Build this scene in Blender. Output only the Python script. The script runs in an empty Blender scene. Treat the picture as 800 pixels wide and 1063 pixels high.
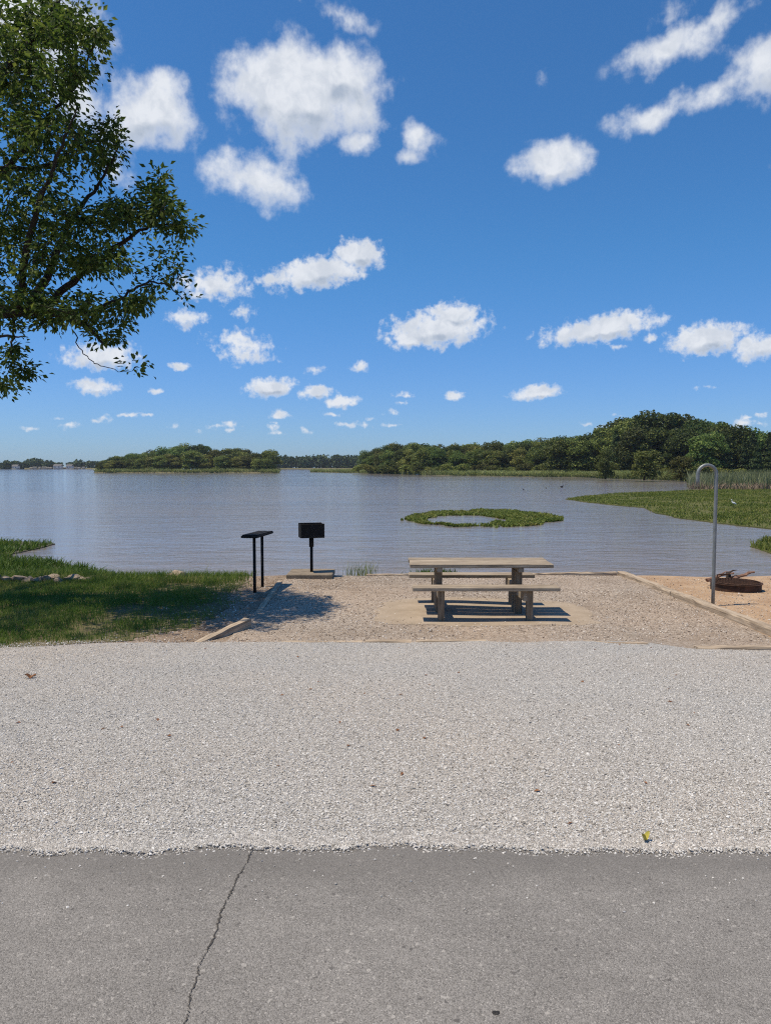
import bpy, math, random
import numpy as np
from mathutils import Vector, Matrix
R = np.random.default_rng(7)
random.seed(7)
sc = bpy.context.scene
COL = sc.collection
# ------------------------------------------------------------------ camera model
FPX, CX, CY, CZ, PITCH = 768.0, 400.0, 531.5, 1.62, math.radians(3.55)
ZW = -1.25                                   # lake level


def ray(px, py):
    dx, dy = (px-CX)/FPX, (CY-py)/FPX
    c, s = math.cos(PITCH), math.sin(PITCH)
    return np.array([dx, c+dy*s, -s+dy*c])


def P(px, py, z):
    d = ray(px, py)
    t = (z-CZ)/d[2]
    return np.array([d[0]*t, d[1]*t, z])


def PY(px, py, Y):
    d = ray(px, py)
    t = Y/d[1]
    return np.array([d[0]*t, Y, CZ+d[2]*t])


def zb(x, y):
    """height of the near land"""
    x = np.asarray(x, float); y = np.asarray(y, float)
    z = np.interp(y, [-60, 2.6, 3.2, 4.0, 5.5, 7.2, 8.2, 9.5, 13.4, 14.2, 15.5, 17.5, 20, 26],
                  [0, 0, 0, -.022, -.12, -.245, -.305, -.33, -.37, -.55, -.95, -1.42, -1.8, -2.5])
    k = np.clip((y-3.4)/3, 0, 1)
    z = z+k*(.014*np.sin(x*1.3+y*.7)+.008*np.sin(x*2.9-y*1.9))
    return z


def G(px, py):
    """pixel -> point on the near land"""
    z = -.3
    for _ in range(12):
        p = P(px, py, z)
        z = float(zb(p[0], p[1]))
    return P(px, py, z)


# ------------------------------------------------------------------ mesh helpers
def mesh(name, V, F, mats, parent=None, midx=None, smooth=False, loc=None):
    me = bpy.data.meshes.new(name)
    V = np.asarray(V, dtype=np.float32)
    if isinstance(F, np.ndarray):
        k = F.shape[1]
        me.vertices.add(len(V)); me.vertices.foreach_set('co', V.ravel())
        me.loops.add(F.size); me.loops.foreach_set('vertex_index', F.ravel().astype(np.int32))
        me.polygons.add(len(F))
        me.polygons.foreach_set('loop_start', np.arange(0, F.size, k, dtype=np.int32))
        me.update(calc_edges=True)
    else:
        me.from_pydata([tuple(v) for v in V], [], [tuple(f) for f in F])
    if not isinstance(mats, (list, tuple)):
        mats = [mats]
    for m in mats:
        me.materials.append(m)
    if midx is not None:
        me.polygons.foreach_set('material_index', np.asarray(midx, dtype=np.int32))
    me.polygons.foreach_set('use_smooth', np.full(len(me.polygons), bool(smooth)))
    me.update(); me.validate()
    o = bpy.data.objects.new(name, me)
    COL.objects.link(o)
    if parent is not None:
        o.parent = parent
    if loc is not None:
        o.location = loc
    return o


def tag(o, label=None, cat=None, group=None, kind=None):
    for k, v in (('label', label), ('category', cat), ('group', group), ('kind', kind)):
        if v:
            o[k] = v
    return o


def empty(name, loc, label, cat, group=None, rz=0):
    o = bpy.data.objects.new(name, None)
    COL.objects.link(o)
    o.location = tuple(loc); o.rotation_euler = (0, 0, rz)
    o.empty_display_size = .2
    return tag(o, label, cat, group)


def copy_tree(o, parent=None):
    c = o.copy(); COL.objects.link(c)
    if parent is not None:
        c.parent = parent
    for ch in list(o.children):
        copy_tree(ch, c)
    return c


class MB:
    """collects polygons"""
    def __init__(s):
        s.V = []; s.F = []; s.M = []; s.n = 0

    def add(s, V, F, m=0):
        V = np.asarray(V, float)
        s.V.append(V)
        for f in F:
            s.F.append([int(i)+s.n for i in f]); s.M.append(m)
        s.n += len(V)
        return s

    def box(s, c, size, rot=None, bev=.0, m=0):
        hx, hy, hz = [a/2 for a in size]
        b = min(bev, hx*.9, hy*.9, hz*.9)
        if b <= 0:
            V = [(x, y, z) for x in (-hx, hx) for y in (-hy, hy) for z in (-hz, hz)]
            F = [(0, 1, 3, 2), (4, 6, 7, 5), (0, 4, 5, 1), (2, 3, 7, 6), (0, 2, 6, 4), (1, 5, 7, 3)]
        else:                                     # chamfered box
            V = []; idx = {}
            for sx in (-1, 1):
                for sy in (-1, 1):
                    for sz in (-1, 1):
                        for a in range(3):
                            h = [hx-b, hy-b, hz-b]; h[a] = (hx, hy, hz)[a]
                            idx[(sx, sy, sz, a)] = len(V)
                            V.append((sx*h[0], sy*h[1], sz*h[2]))
            F = []
            for a in range(3):
                o1, o2 = [i for i in range(3) if i != a]
                for sg in (-1, 1):
                    q = []
                    for u, v in ((-1, -1), (1, -1), (1, 1), (-1, 1)):
                        k = [0, 0, 0]; k[a] = sg; k[o1] = u; k[o2] = v
                        q.append(idx[(*k, a)])
                    F.append(q)
                for u in (-1, 1):
                    for v in (-1, 1):             # edge chamfers along axis a
                        k0 = [0, 0, 0]; k1 = [0, 0, 0]
                        k0[a], k1[a] = -1, 1
                        for k in (k0, k1):
                            k[o1] = u; k[o2] = v
                        F.append([idx[(*k0, o1)], idx[(*k1, o1)], idx[(*k1, o2)], idx[(*k0, o2)]])
            for sx in (-1, 1):
                for sy in (-1, 1):
                    for sz in (-1, 1):
                        F.append([idx[(sx, sy, sz, a)] for a in range(3)])
            Va = np.array(V)
            F2 = []
            for f in F:                           # orient outward (convex, centred)
                p = Va[f]
                n = np.cross(p[1]-p[0], p[2]-p[0])
                F2.append(f if np.dot(n, p.mean(0)) > 0 else f[::-1])
            F = F2
        V = np.array(V)
        if rot is not None:
            V = V @ np.array(Matrix.Rotation(0, 3, 'X') if rot is None else rot).T
        return s.add(V+np.asarray(c, float), F, m)

    def beam(s, p0, p1, w, h, bev=.008, m=0):
        """box of width w, height h running from p0 to p1 (centre line)"""
        p0 = np.asarray(p0, float); p1 = np.asarray(p1, float)
        d = p1-p0; L = np.linalg.norm(d); d = d/L
        up = np.array([0, 0, 1.]) if abs(d[2]) < .95 else np.array([0, 1., 0])
        sd = np.cross(d, up); sd /= np.linalg.norm(sd)
        u = np.cross(sd, d)
        return s.box((p0+p1)/2, (L, w, h), np.column_stack([d, -sd, u]), bev, m)

    def tube(s, pts, rad, n=8, cap=True, m=0):
        pts = np.asarray(pts, float); k = len(pts)
        rad = np.full(k, rad) if np.isscalar(rad) else np.asarray(rad, float)
        T = np.gradient(pts, axis=0)
        T /= np.maximum(np.linalg.norm(T, axis=1)[:, None], 1e-9)
        ref = np.array([.31, .17, .93]) if abs(T[0][2]) < .9 else np.array([.93, .2, .3])
        a = np.cross(T[0], ref); a /= np.linalg.norm(a)
        th = np.linspace(0, 2*np.pi, n, endpoint=False)
        V = []
        for i in range(k):
            a = a-T[i]*np.dot(a, T[i]); a /= np.linalg.norm(a)
            b = np.cross(T[i], a)
            V.append(pts[i]+rad[i]*(np.cos(th)[:, None]*a+np.sin(th)[:, None]*b))
        V = np.vstack(V); F = []
        for i in range(k-1):
            for j in range(n):
                F.append((i*n+j, i*n+(j+1) % n, (i+1)*n+(j+1) % n, (i+1)*n+j))
        if cap:
            F.append(tuple(range(n))[::-1]); F.append(tuple((k-1)*n+j for j in range(n)))
        return s.add(V, F, m)

    def build(s, name, mats, parent=None, smooth=False, loc=None):
        return mesh(name, np.vstack(s.V), s.F, mats, parent, s.M, smooth, loc)


def vnoise(x, y, s, seed=0):
    """smooth value noise in 0..1"""
    x = np.asarray(x, float)*s; y = np.asarray(y, float)*s
    xi = np.floor(x).astype(np.int64); yi = np.floor(y).astype(np.int64)
    fx = x-xi; fy = y-yi
    fx = fx*fx*(3-2*fx); fy = fy*fy*(3-2*fy)

    def h(a, b):
        n = (a*374761393+b*668265263+seed*974634533) & 0x7fffffff
        n = ((n ^ (n >> 13))*1274126177) & 0x7fffffff
        return ((n ^ (n >> 16)) & 0xffff)/65535.
    return (h(xi, yi)*(1-fx)+h(xi+1, yi)*fx)*(1-fy)+(h(xi, yi+1)*(1-fx)+h(xi+1, yi+1)*fx)*fy


def fbm(x, y, s, seed=0, o=4):
    t = 0; a = .5
    for i in range(o):
        t = t+a*vnoise(x, y, s*2**i, seed+i*17); a *= .5
    return t/(1-.5**o)


def rot_random(n):
    """n random orthonormal frames"""
    q = R.normal(size=(n, 4)); q /= np.linalg.norm(q, axis=1)[:, None]
    w, x, y, z = q.T
    return np.stack([np.stack([1-2*(y*y+z*z), 2*(x*y-z*w), 2*(x*z+y*w)], -1),
                     np.stack([2*(x*y+z*w), 1-2*(x*x+z*z), 2*(y*z-x*w)], -1),
                     np.stack([2*(x*z-y*w), 2*(y*z+x*w), 1-2*(x*x+y*y)], -1)], 1)


def inpoly(x, y, poly):
    poly = np.asarray(poly); r = np.zeros(len(x), bool); j = len(poly)-1
    for i in range(len(poly)):
        xi, yi = poly[i]; xj, yj = poly[j]
        c = ((yi > y) != (yj > y)) & (x < (xj-xi)*(y-yi)/((yj-yi) if yj != yi else 1e-9)+xi)
        r ^= c; j = i
    return r


def sample_poly(poly, n):
    poly = np.asarray(poly); lo = poly.min(0); hi = poly.max(0); out = []
    got = 0
    while got < n:
        p = lo+(hi-lo)*R.random((n*2, 2))
        p = p[inpoly(p[:, 0], p[:, 1], poly)]
        out.append(p); got += len(p)
    return np.vstack(out)[:n]


def blades(base, h, w, lean=.35, seg=True):
    """bent grass blades: arrays of base points, heights, widths"""
    n = len(base); a = R.random(n)*2*np.pi; b = R.random(n)*2*np.pi
    sd = np.stack([np.cos(a), np.sin(a), 0*a], -1)*w[:, None]/2
    ld = np.stack([np.cos(b), np.sin(b), 0*b], -1)*(h*lean*R.random(n)*1.6)[:, None]
    up = np.stack([0*h, 0*h, h], -1)
    V = np.stack([base-sd, base+sd, base+sd*.8+up*.55+ld*.3, base-sd*.8+up*.55+ld*.3, base+up+ld], 1)
    i = np.arange(n)[:, None]*5
    q = np.hstack([i, i+1, i+2, i+3]); t = np.hstack([i+3, i+2, i+4, i+4])
    V = V.reshape(-1, 3)
    F = [tuple(f) for f in q]+[tuple(f[:3]) for f in t]
    return V, F


def fast_blades(name, base, h, w, mat, lean=.35, parent=None, loc=None):
    n = len(base); a = R.random(n)*2*np.pi; b = R.random(n)*2*np.pi
    sd = np.stack([np.cos(a), np.sin(a), 0*a], -1)*w[:, None]/2
    ld = np.stack([np.cos(b), np.sin(b), 0*b], -1)*(h*lean*R.random(n)*1.6)[:, None]
    up = np.stack([0*h, 0*h, h], -1)
    V = np.stack([base-sd, base+sd, base+sd*.75+up*.55+ld*.3, base-sd*.75+up*.55+ld*.3, base+up+ld], 1).reshape(-1, 3)
    i = np.arange(n)[:, None]*5
    F = np.vstack([np.hstack([i, i+1, i+2]), np.hstack([i, i+2, i+3]), np.hstack([i+3, i+2, i+4])])
    return mesh(name, V, F, mat, parent, loc=loc)


def leaf_quads(c, N, U, L, W):
    """folded leaf: 4 verts, two tris; c centre, U along, N normal"""
    S = np.cross(N, U); S /= np.maximum(np.linalg.norm(S, axis=1)[:, None], 1e-9)
    L = L[:, None]; W = W[:, None]
    V = np.stack([c-U*L*.5, c+S*W*.5+N*W*.18-U*L*.05, c+U*L*.5-N*L*.12, c-S*W*.5+N*W*.18-U*L*.05], 1).reshape(-1, 3)
    i = np.arange(len(c))[:, None]*4
    return V, np.vstack([np.hstack([i, i+1, i+2]), np.hstack([i, i+2, i+3])])


# ------------------------------------------------------------------ material helpers
class NT:
    def __init__(s, name):
        s.m = bpy.data.materials.new(name); s.m.use_nodes = True
        s.t = s.m.node_tree; s.t.nodes.clear()
        s.out = s.n('ShaderNodeOutputMaterial')

    def n(s, typ, **kw):
        nd = s.t.nodes.new(typ)
        for k, v in kw.items():
            if k.startswith('i_'):
                nd.inputs[k[2:].replace('_', ' ')].default_value = v
            else:
                setattr(nd, k, v)
        return nd

    def l(s, a, b):
        s.t.links.new(a, b)

    def noise(s, vec, scale, detail=4, rough=.55, dist=0):
        n = s.n('ShaderNodeTexNoise'); n.inputs['Scale'].default_value = scale
        n.inputs['Detail'].default_value = detail; n.inputs['Roughness'].default_value = rough
        n.inputs['Distortion'].default_value = dist
        if vec is not None:
            s.l(vec, n.inputs['Vector'])
        return n.outputs['Fac']

    def voro(s, vec, scale, feature='F1', out='Distance', rnd=1.):
        n = s.n('ShaderNodeTexVoronoi'); n.feature = feature
        n.inputs['Scale'].default_value = scale; n.inputs['Randomness'].default_value = rnd
        s.l(vec, n.inputs['Vector'])
        return n.outputs[out]

    def ramp(s, fac, stops, interp='LINEAR'):
        n = s.n('ShaderNodeValToRGB'); cr = n.color_ramp; cr.interpolation = interp
        while len(cr.elements) < len(stops):
            cr.elements.new(.5)
        for e, (p, c) in zip(cr.elements, stops):
            e.position = p
            e.color = (*c, 1) if not np.isscalar(c) else (c, c, c, 1)
        s.l(fac, n.inputs['Fac'])
        return n.outputs['Color']

    def mix(s, fac, a, b, mode='MIX'):
        n = s.n('ShaderNodeMix'); n.data_type = 'RGBA'; n.blend_type = mode
        for v, i in ((fac, 0), (a, 6), (b, 7)):
            if hasattr(v, 'is_linked'):
                s.l(v, n.inputs[i])
            else:
                n.inputs[i].default_value = v if np.isscalar(v) else (*v, 1)
        return n.outputs[2]

    def math(s, op, a, b=None, c=None, clamp=False):
        n = s.n('ShaderNodeMath'); n.operation = op; n.use_clamp = clamp
        for v, i in ((a, 0), (b, 1), (c, 2)):
            if v is None:
                continue
            if hasattr(v, 'is_linked'):
                s.l(v, n.inputs[i])
            else:
                n.inputs[i].default_value = v
        return n.outputs[0]

    def mapr(s, v, a, b, c=0., d=1.):
        n = s.n('ShaderNodeMapRange'); n.interpolation_type = 'SMOOTHSTEP'
        s.l(v, n.inputs['Value'])
        for k, x in (('From Min', a), ('From Max', b), ('To Min', c), ('To Max', d)):
            n.inputs[k].default_value = x
        return n.outputs['Result']

    def obj(s):
        return s.n('ShaderNodeTexCoord').outputs['Object']

    def scale(s, vec, sx, sy, sz):
        n = s.n('ShaderNodeMapping'); n.inputs['Scale'].default_value = (sx, sy, sz)
        s.l(vec, n.inputs['Vector']); return n.outputs['Vector']

    def bump(s, h, strength, dist, normal=None):
        n = s.n('ShaderNodeBump'); n.inputs['Strength'].default_value = strength
        n.inputs['Distance'].default_value = dist
        s.l(h, n.inputs['Height'])
        if normal is not None:
            s.l(normal, n.inputs['Normal'])
        return n.outputs['Normal']

    def bsdf(s, col, rough=.8, normal=None, metal=0., spec=.3, **kw):
        n = s.n('ShaderNodeBsdfPrincipled')
        for v, k in ((col, 'Base Color'), (rough, 'Roughness'), (metal, 'Metallic'), (spec, 'Specular IOR Level')):
            if hasattr(v, 'is_linked'):
                s.l(v, n.inputs[k])
            else:
                n.inputs[k].default_value = v if np.isscalar(v) else (*v, 1)
        if normal is not None:
            s.l(normal, n.inputs['Normal'])
        for k, v in kw.items():
            n.inputs[k.replace('_', ' ')].default_value = v
        return n.outputs[0]

    def done(s, sh):
        s.l(sh, s.out.inputs['Surface']); return s.m


def mat_foliage(name, c0, c1, c2, trans=.35, objvar=.0, patch=0):
    t = NT(name)
    g = t.n('ShaderNodeNewGeometry')
    f = g.outputs['Random Per Island']
    if patch:
        o = t.obj()
        f = t.math('ADD', t.math('MULTIPLY', f, .5), t.math('SUBTRACT', t.math('MULTIPLY', t.noise(o, patch, 4, .65), 1.5), .5), None, True)
    col = t.ramp(f, [(0, c0), (.55, c1), (1, c2)])
    if objvar:
        oi = t.n('ShaderNodeObjectInfo')
        hs = t.n('ShaderNodeHueSaturation')
        t.l(col, hs.inputs['Color'])
        t.l(t.mapr(oi.outputs['Random'], 0, 1, .5-objvar*.045, .5+objvar*.012), hs.inputs['Hue'])
        t.l(t.mapr(t.math('FRACT', t.math('MULTIPLY', oi.outputs['Random'], 7.31)), 0, 1, 1-objvar*.6, 1+objvar*.6), hs.inputs['Value'])
        col = hs.outputs['Color']
    d = t.bsdf(col, .6, None, 0, .25)
    tr = t.n('ShaderNodeBsdfTranslucent'); t.l(col, tr.inputs['Color'])
    mx = t.n('ShaderNodeMixShader'); mx.inputs[0].default_value = trans
    t.l(d, mx.inputs[1]); t.l(tr.outputs[0], mx.inputs[2])
    return t.done(mx.outputs[0])


def mat_stones(name, stops):
    t = NT(name); g = t.n('ShaderNodeNewGeometry'); o = t.obj()
    col = t.ramp(g.outputs['Random Per Island'], stops)
    n = t.noise(o, 90, 3)
    col = t.mix(.5, col, t.ramp(n, [(.3, .55), (.7, 1.)]), 'MULTIPLY')
    return t.done(t.bsdf(col, .85, t.bump(n, .4, .004), 0, .2))


def mat_gravel(name, stops, dirt, dirt_lo, dirt_hi, cell=62, big=.35):
    t = NT(name); o = t.obj()
    wob = t.n('ShaderNodeVectorMath'); wob.operation = 'MULTIPLY_ADD'
    nz = t.n('ShaderNodeTexNoise'); nz.inputs['Scale'].default_value = 45; t.l(o, nz.inputs['Vector'])
    t.l(nz.outputs['Color'], wob.inputs[0]); wob.inputs[1].default_value = (.012, .012, .012); t.l(o, wob.inputs[2])
    v = wob.outputs[0]
    c1 = t.n('ShaderNodeSeparateColor'); t.l(t.voro(v, cell, out='Color'), c1.inputs[0])
    d1 = t.voro(v, cell, 'DISTANCE_TO_EDGE')
    c2 = t.n('ShaderNodeSeparateColor'); t.l(t.voro(v, cell*.45, out='Color'), c2.inputs[0])
    f = t.math('ADD', t.math('MULTIPLY', c1.outputs[0], 1-big), t.math('MULTIPLY', c2.outputs[1], big))
    col = t.ramp(f, stops)
    gap = t.mapr(d1, 0, .09)                      # soil between the stones
    soil = t.mix(t.noise(o, 3.1, 3), tuple(a*.75 for a in dirt), dirt)
    col = t.mix(gap, t.mix(.45, soil, col), col)
    big_n = t.math('ADD', t.math('MULTIPLY', t.noise(o, .55, 5, .6), .6), t.math('MULTIPLY', t.noise(o, 3.3, 4, .65), .4))
    patch = t.mapr(big_n, dirt_lo, dirt_hi)
    col = t.mix(patch, col, soil)
    col = t.mix(.30, col, t.ramp(t.noise(o, 1.3, 5, .65), [(.3, .80), (.7, 1.08)]), 'MULTIPLY')
    col = t.mix(1., col, t.ramp(t.noise(o, .33, 3, .5), [(.35, (.97, .985, 1.)), (.65, (1.04, .985, .93))]), 'MULTIPLY')
    hgt = t.math('ADD', t.math('MULTIPLY', t.mapr(d1, 0, .3), t.math('ADD', .4, c1.outputs[1])), t.math('MULTIPLY', t.noise(o, 160, 2), .4))
    return t.done(t.bsdf(col, .9, t.bump(hgt, .85, .010), 0, .15))


def mat_plain(name, c0, c1, scale=6, rough=.8, bump=.3, dist=.01, detail=5, metal=0., spec=.3, stretch=None, fine=None):
    t = NT(name); o = t.obj()
    v = o if stretch is None else t.scale(o, *stretch)
    n = t.noise(v, scale, detail, .62)
    col = t.ramp(n, [(.28, c0), (.72, c1)])
    if fine:
        f = t.noise(o, fine, 3, .6)
        col = t.mix(.7, col, t.ramp(f, [(.3, .6), (.7, 1.15)]), 'MULTIPLY')
    return t.done(t.bsdf(col, rough, t.bump(n, bump, dist), metal, spec))


def mat_wood(name, c0, c1, c2, axis=0):
    t = NT(name); o = t.obj()
    s = [26., 26., 26.]; s[axis] = 1.3
    v = t.scale(o, *s)
    n = t.noise(v, 1.6, 6, .68, .3)
    s2 = [9., 9., 9.]; s2[axis] = .7
    n2 = t.noise(t.scale(o, *s2), 1.2, 4, .6)
    n3 = t.noise(o, 7, 4, .6)
    g = t.n('ShaderNodeNewGeometry')
    col = t.ramp(n, [(.3, c0), (.5, c1), (.72, c2)])
    col = t.mix(.55, col, t.ramp(n2, [(.3, .6), (.68, 1.12)]), 'MULTIPLY')
    col = t.mix(.5, col, t.ramp(n3, [(.32, .7), (.65, 1.08)]), 'MULTIPLY')
    col = t.mix(.6, col, t.ramp(g.outputs['Random Per Island'], [(0, .8), (1, 1.1)]), 'MULTIPLY')
    crack = t.mapr(n, .30, .38)
    col = t.mix(crack, t.mix(.65, col, (.05, .04, .03)), col)
    return t.done(t.bsdf(col, .85, t.bump(t.math('ADD', n, t.math('MULTIPLY', n2, .5)), .55, .006), 0, .2))


LIME = [(.0, (.20, .18, .155)), (.14, (.41, .385, .345)), (.42, (.57, .54, .495)), (.80, (.66, .63, .58)), (1, (.77, .745, .70))]
PADG = [(.0, (.15, .105, .075)), (.2, (.32, .25, .19)), (.5, (.49, .405, .32)), (.8, (.61, .525, .43)), (1, (.76, .70, .62))]

M_gravel = mat_gravel('limestone_gravel', LIME, (.50, .465, .42), .74, 1.0, 120)
M_pad = mat_gravel('tan_gravel', PADG, (.38, .30, .225), .45, .66, 78, .4)
M_stone = mat_stones('limestone_chips', LIME)
M_padstone = mat_stones('tan_chips', PADG)
M_tan = mat_plain('packed_tan_sand', (.31, .245, .175), (.43, .35, .265), 3.2, .95, .3, .01, fine=110, spec=.1)


def mat_ground():
    t = NT('bare_earth'); o = t.obj()
    sx = t.n('ShaderNodeSeparateXYZ'); t.l(o, sx.inputs[0])
    n = t.noise(o, 2.2, 6, .65); f = t.noise(o, 60, 4, .65)
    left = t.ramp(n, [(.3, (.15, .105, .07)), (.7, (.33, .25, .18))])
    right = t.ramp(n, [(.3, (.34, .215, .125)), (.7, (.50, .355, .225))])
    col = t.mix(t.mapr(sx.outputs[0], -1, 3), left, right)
    col = t.mix(.8, col, t.ramp(f, [(.28, .55), (.72, 1.2)]), 'MULTIPLY')
    peb = t.voro(o, 42); pc = t.n('ShaderNodeSeparateColor'); t.l(t.voro(o, 42, out='Color'), pc.inputs[0])
    pm = t.math('MULTIPLY', t.mapr(peb, .42, .3), t.mapr(pc.outputs[0], .62, .66))
    col = t.mix(pm, col, t.ramp(pc.outputs[1], [(0, (.24, .2, .16)), (1, (.62, .56, .48))]))
    far = t.mapr(sx.outputs[1], 14, 16)            # lake bed
    col = t.mix(far, col, (.12, .085, .055))
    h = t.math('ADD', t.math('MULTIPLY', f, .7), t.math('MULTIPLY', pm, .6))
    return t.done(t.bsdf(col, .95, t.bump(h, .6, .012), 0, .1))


M_ground = mat_ground()
M_lawnsoil = mat_plain('lawn_soil', (.06, .07, .022), (.19, .15, .085), 4, .95, .4, .015, fine=70, spec=.1)
M_mud = mat_plain('wet_mud', (.055, .05, .03), (.11, .10, .055), 1.4, .7, .3, .03, spec=.3)
M_shore = mat_plain('shore_soil', (.10, .10, .045), (.20, .17, .10), .35, .9, .3, .05, spec=.1)


def mat_asphalt():
    t = NT('worn_asphalt'); o = t.obj()
    c = t.n('ShaderNodeSeparateColor'); t.l(t.voro(o, 260, out='Color'), c.inputs[0])
    d = t.voro(o, 260)
    c2 = t.n('ShaderNodeSeparateColor'); t.l(t.voro(o, 95, out='Color'), c2.inputs[0])
    col = t.ramp(c.outputs[0], [(0, (.14, .13, .117)), (.3, (.215, .20, .181)), (.75, (.27, .252, .229)), (.97, (.32, .30, .275)), (1, (.44, .41, .37))])
    col = t.mix(t.mapr(c2.outputs[0], .982, .997), col, (.38, .355, .32))
    col = t.mix(t.mapr(c2.outputs[1], .992, .999), col, (.13, .12, .11))
    big = t.noise(o, .8, 6, .65)
    col = t.mix(.8, col, t.ramp(big, [(.3, .80), (.7, 1.12)]), 'MULTIPLY')
    med = t.noise(t.scale(o, 1, 1.8, 1), 5.5, 5, .7)
    col = t.mix(.6, col, t.ramp(med, [(.28, .80), (.7, 1.10)]), 'MULTIPLY')
    # ravelled, darker lip where the mat thins out at the gravel
    sx = t.n('ShaderNodeSeparateXYZ'); t.l(o, sx.inputs[0])
    e = t.math('ADD', sx.outputs[1], t.math('MULTIPLY', t.math('SUBTRACT', t.noise(o, 2.4, 5, .7), .5), .42))
    col = t.mix(t.mapr(e, 2.62, 2.92), col, t.mix(.45, col, (.13, .12, .108)))
    h = t.math('SUBTRACT', t.math('MULTIPLY', c.outputs[1], .5), d)
    return t.done(t.bsdf(col, .82, t.bump(h, .7, .0035), 0, .3))


M_asphalt = mat_asphalt()
M_crack = mat_plain('crack_dirt', (.035, .032, .028), (.08, .072, .064), 40, .95, .3, .003)
M_table = mat_wood('weathered_table_wood', (.12, .09, .063), (.36, .29, .21), (.56, .475, .36), 0)
M_tablez = mat_wood('weathered_post_wood', (.10, .072, .048), (.24, .18, .12), (.36, .29, .205), 2)
M_timber = mat_wood('landscape_timber', (.20, .145, .095), (.44, .345, .245), (.58, .48, .36), 0)
M_iron = mat_plain('black_iron', (.010, .010, .010), (.024, .022, .020), 14, .8, .25, .004, metal=.0, spec=.15)
M_rust = mat_plain('rusty_steel', (.035, .022, .016), (.13, .065, .038), 9, .8, .35, .005, metal=.2, fine=50)
M_galv = mat_plain('galvanised_pipe', (.16, .175, .17), (.27, .285, .28), 16, .5, .1, .002, metal=.35, spec=.5)
M_conc = mat_plain('old_concrete', (.16, .125, .085), (.31, .25, .18), 7, .92, .3, .008, fine=70)
M_rock = mat_plain('tan_limestone_rock', (.22, .165, .115), (.46, .37, .28), 5, .9, .5, .03, fine=28)
M_bark = mat_plain('tree_bark', (.015, .011, .008), (.05, .038, .028), 9, .9, .8, .03, stretch=(3, 3, .6))
M_char = mat_plain('charred_wood', (.02, .016, .013), (.09, .06, .04), 14, .9, .5, .01)
M_drift = mat_plain('reddish_driftwood', (.13, .065, .04), (.33, .19, .125), 11, .9, .5, .01)
M_pale = mat_plain('bleached_wood', (.55, .52, .47), (.75, .72, .67), 5, .85, .3, .02)
M_white = mat_plain('white_feathers', (.72, .72, .70), (.84, .84, .82), 20, .8, .1, .004)
M_beak = mat_plain('yellow_beak', (.5, .28, .03), (.6, .35, .05), 20, .5, .1, .002)
M_dark = mat_plain('dark_feathers', (.01, .01, .012), (.035, .03, .028), 30, .7, .1, .004)
M_wall = mat_plain('pale_siding', (.58, .56, .52), (.70, .68, .64), 2, .8, .05, .01)
M_roof = mat_plain('grey_roof', (.10, .095, .09), (.18, .17, .165), 2, .9, .05, .01)
M_pane = mat_plain('dark_pane', (.02, .025, .03), (.04, .045, .05), 2, .2, .0, .01)
M_bluff = mat_plain('pale_bluff', (.22, .20, .16), (.38, .35, .29), .3, .95, .3, .2)

M_leaf = mat_foliage('tree_leaf', (.032, .062, .012), (.072, .120, .020), (.18, .22, .042), .48)
M_grass = mat_foliage('lawn_blade', (.065, .125, .018), (.14, .215, .034), (.30, .29, .09), .45, 0, .9)
M_marsh = mat_foliage('marsh_plant', (.05, .095, .014), (.085, .15, .02), (.18, .21, .035), .35, 0, .3)
M_marshr = mat_foliage('marsh_turf', (.08, .115, .02), (.165, .205, .036), (.31, .26, .085), .35, 0, .16)
M_lily = mat_foliage('floating_plant', (.07, .105, .018), (.145, .185, .032), (.21, .19, .05), .3, 0, .5)
M_reed = mat_foliage('tall_reed', (.11, .13, .055), (.185, .21, .09), (.32, .31, .19), .3, 0, .15)
M_strip = mat_foliage('shore_reed', (.16, .20, .062), (.26, .30, .10), (.40, .39, .19), .3, 0, .06)
M_far = mat_foliage('far_foliage', (.03, .055, .018), (.06, .095, .028), (.105, .14, .042), .2)
M_oak = mat_foliage('broadleaf_foliage', (.038, .068, .015), (.09, .145, .028), (.19, .23, .055), .32, .8)
M_light = mat_foliage('willow_foliage', (.075, .105, .020), (.145, .18, .036), (.25, .25, .065), .32, .7)
M_cedar = mat_foliage('cedar_foliage', (.022, .045, .013), (.044, .078, .020), (.085, .12, .033), .15, .35)
M_brush = mat_plain('dead_brush', (.16, .115, .075), (.30, .23, .16), 4, .95, .2, .02)
M_yleaf = mat_plain('yellow_leaf', (.36, .31, .05), (.48, .41, .08), 30, .7, .2, .002)
M_bleaf = mat_plain('brown_leaf', (.16, .07, .03), (.26, .12, .05), 30, .7, .2, .002)
M_pebble = mat_plain('dark_pebble', (.015, .014, .014), (.04, .037, .035), 40, .8, .3, .003)


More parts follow.
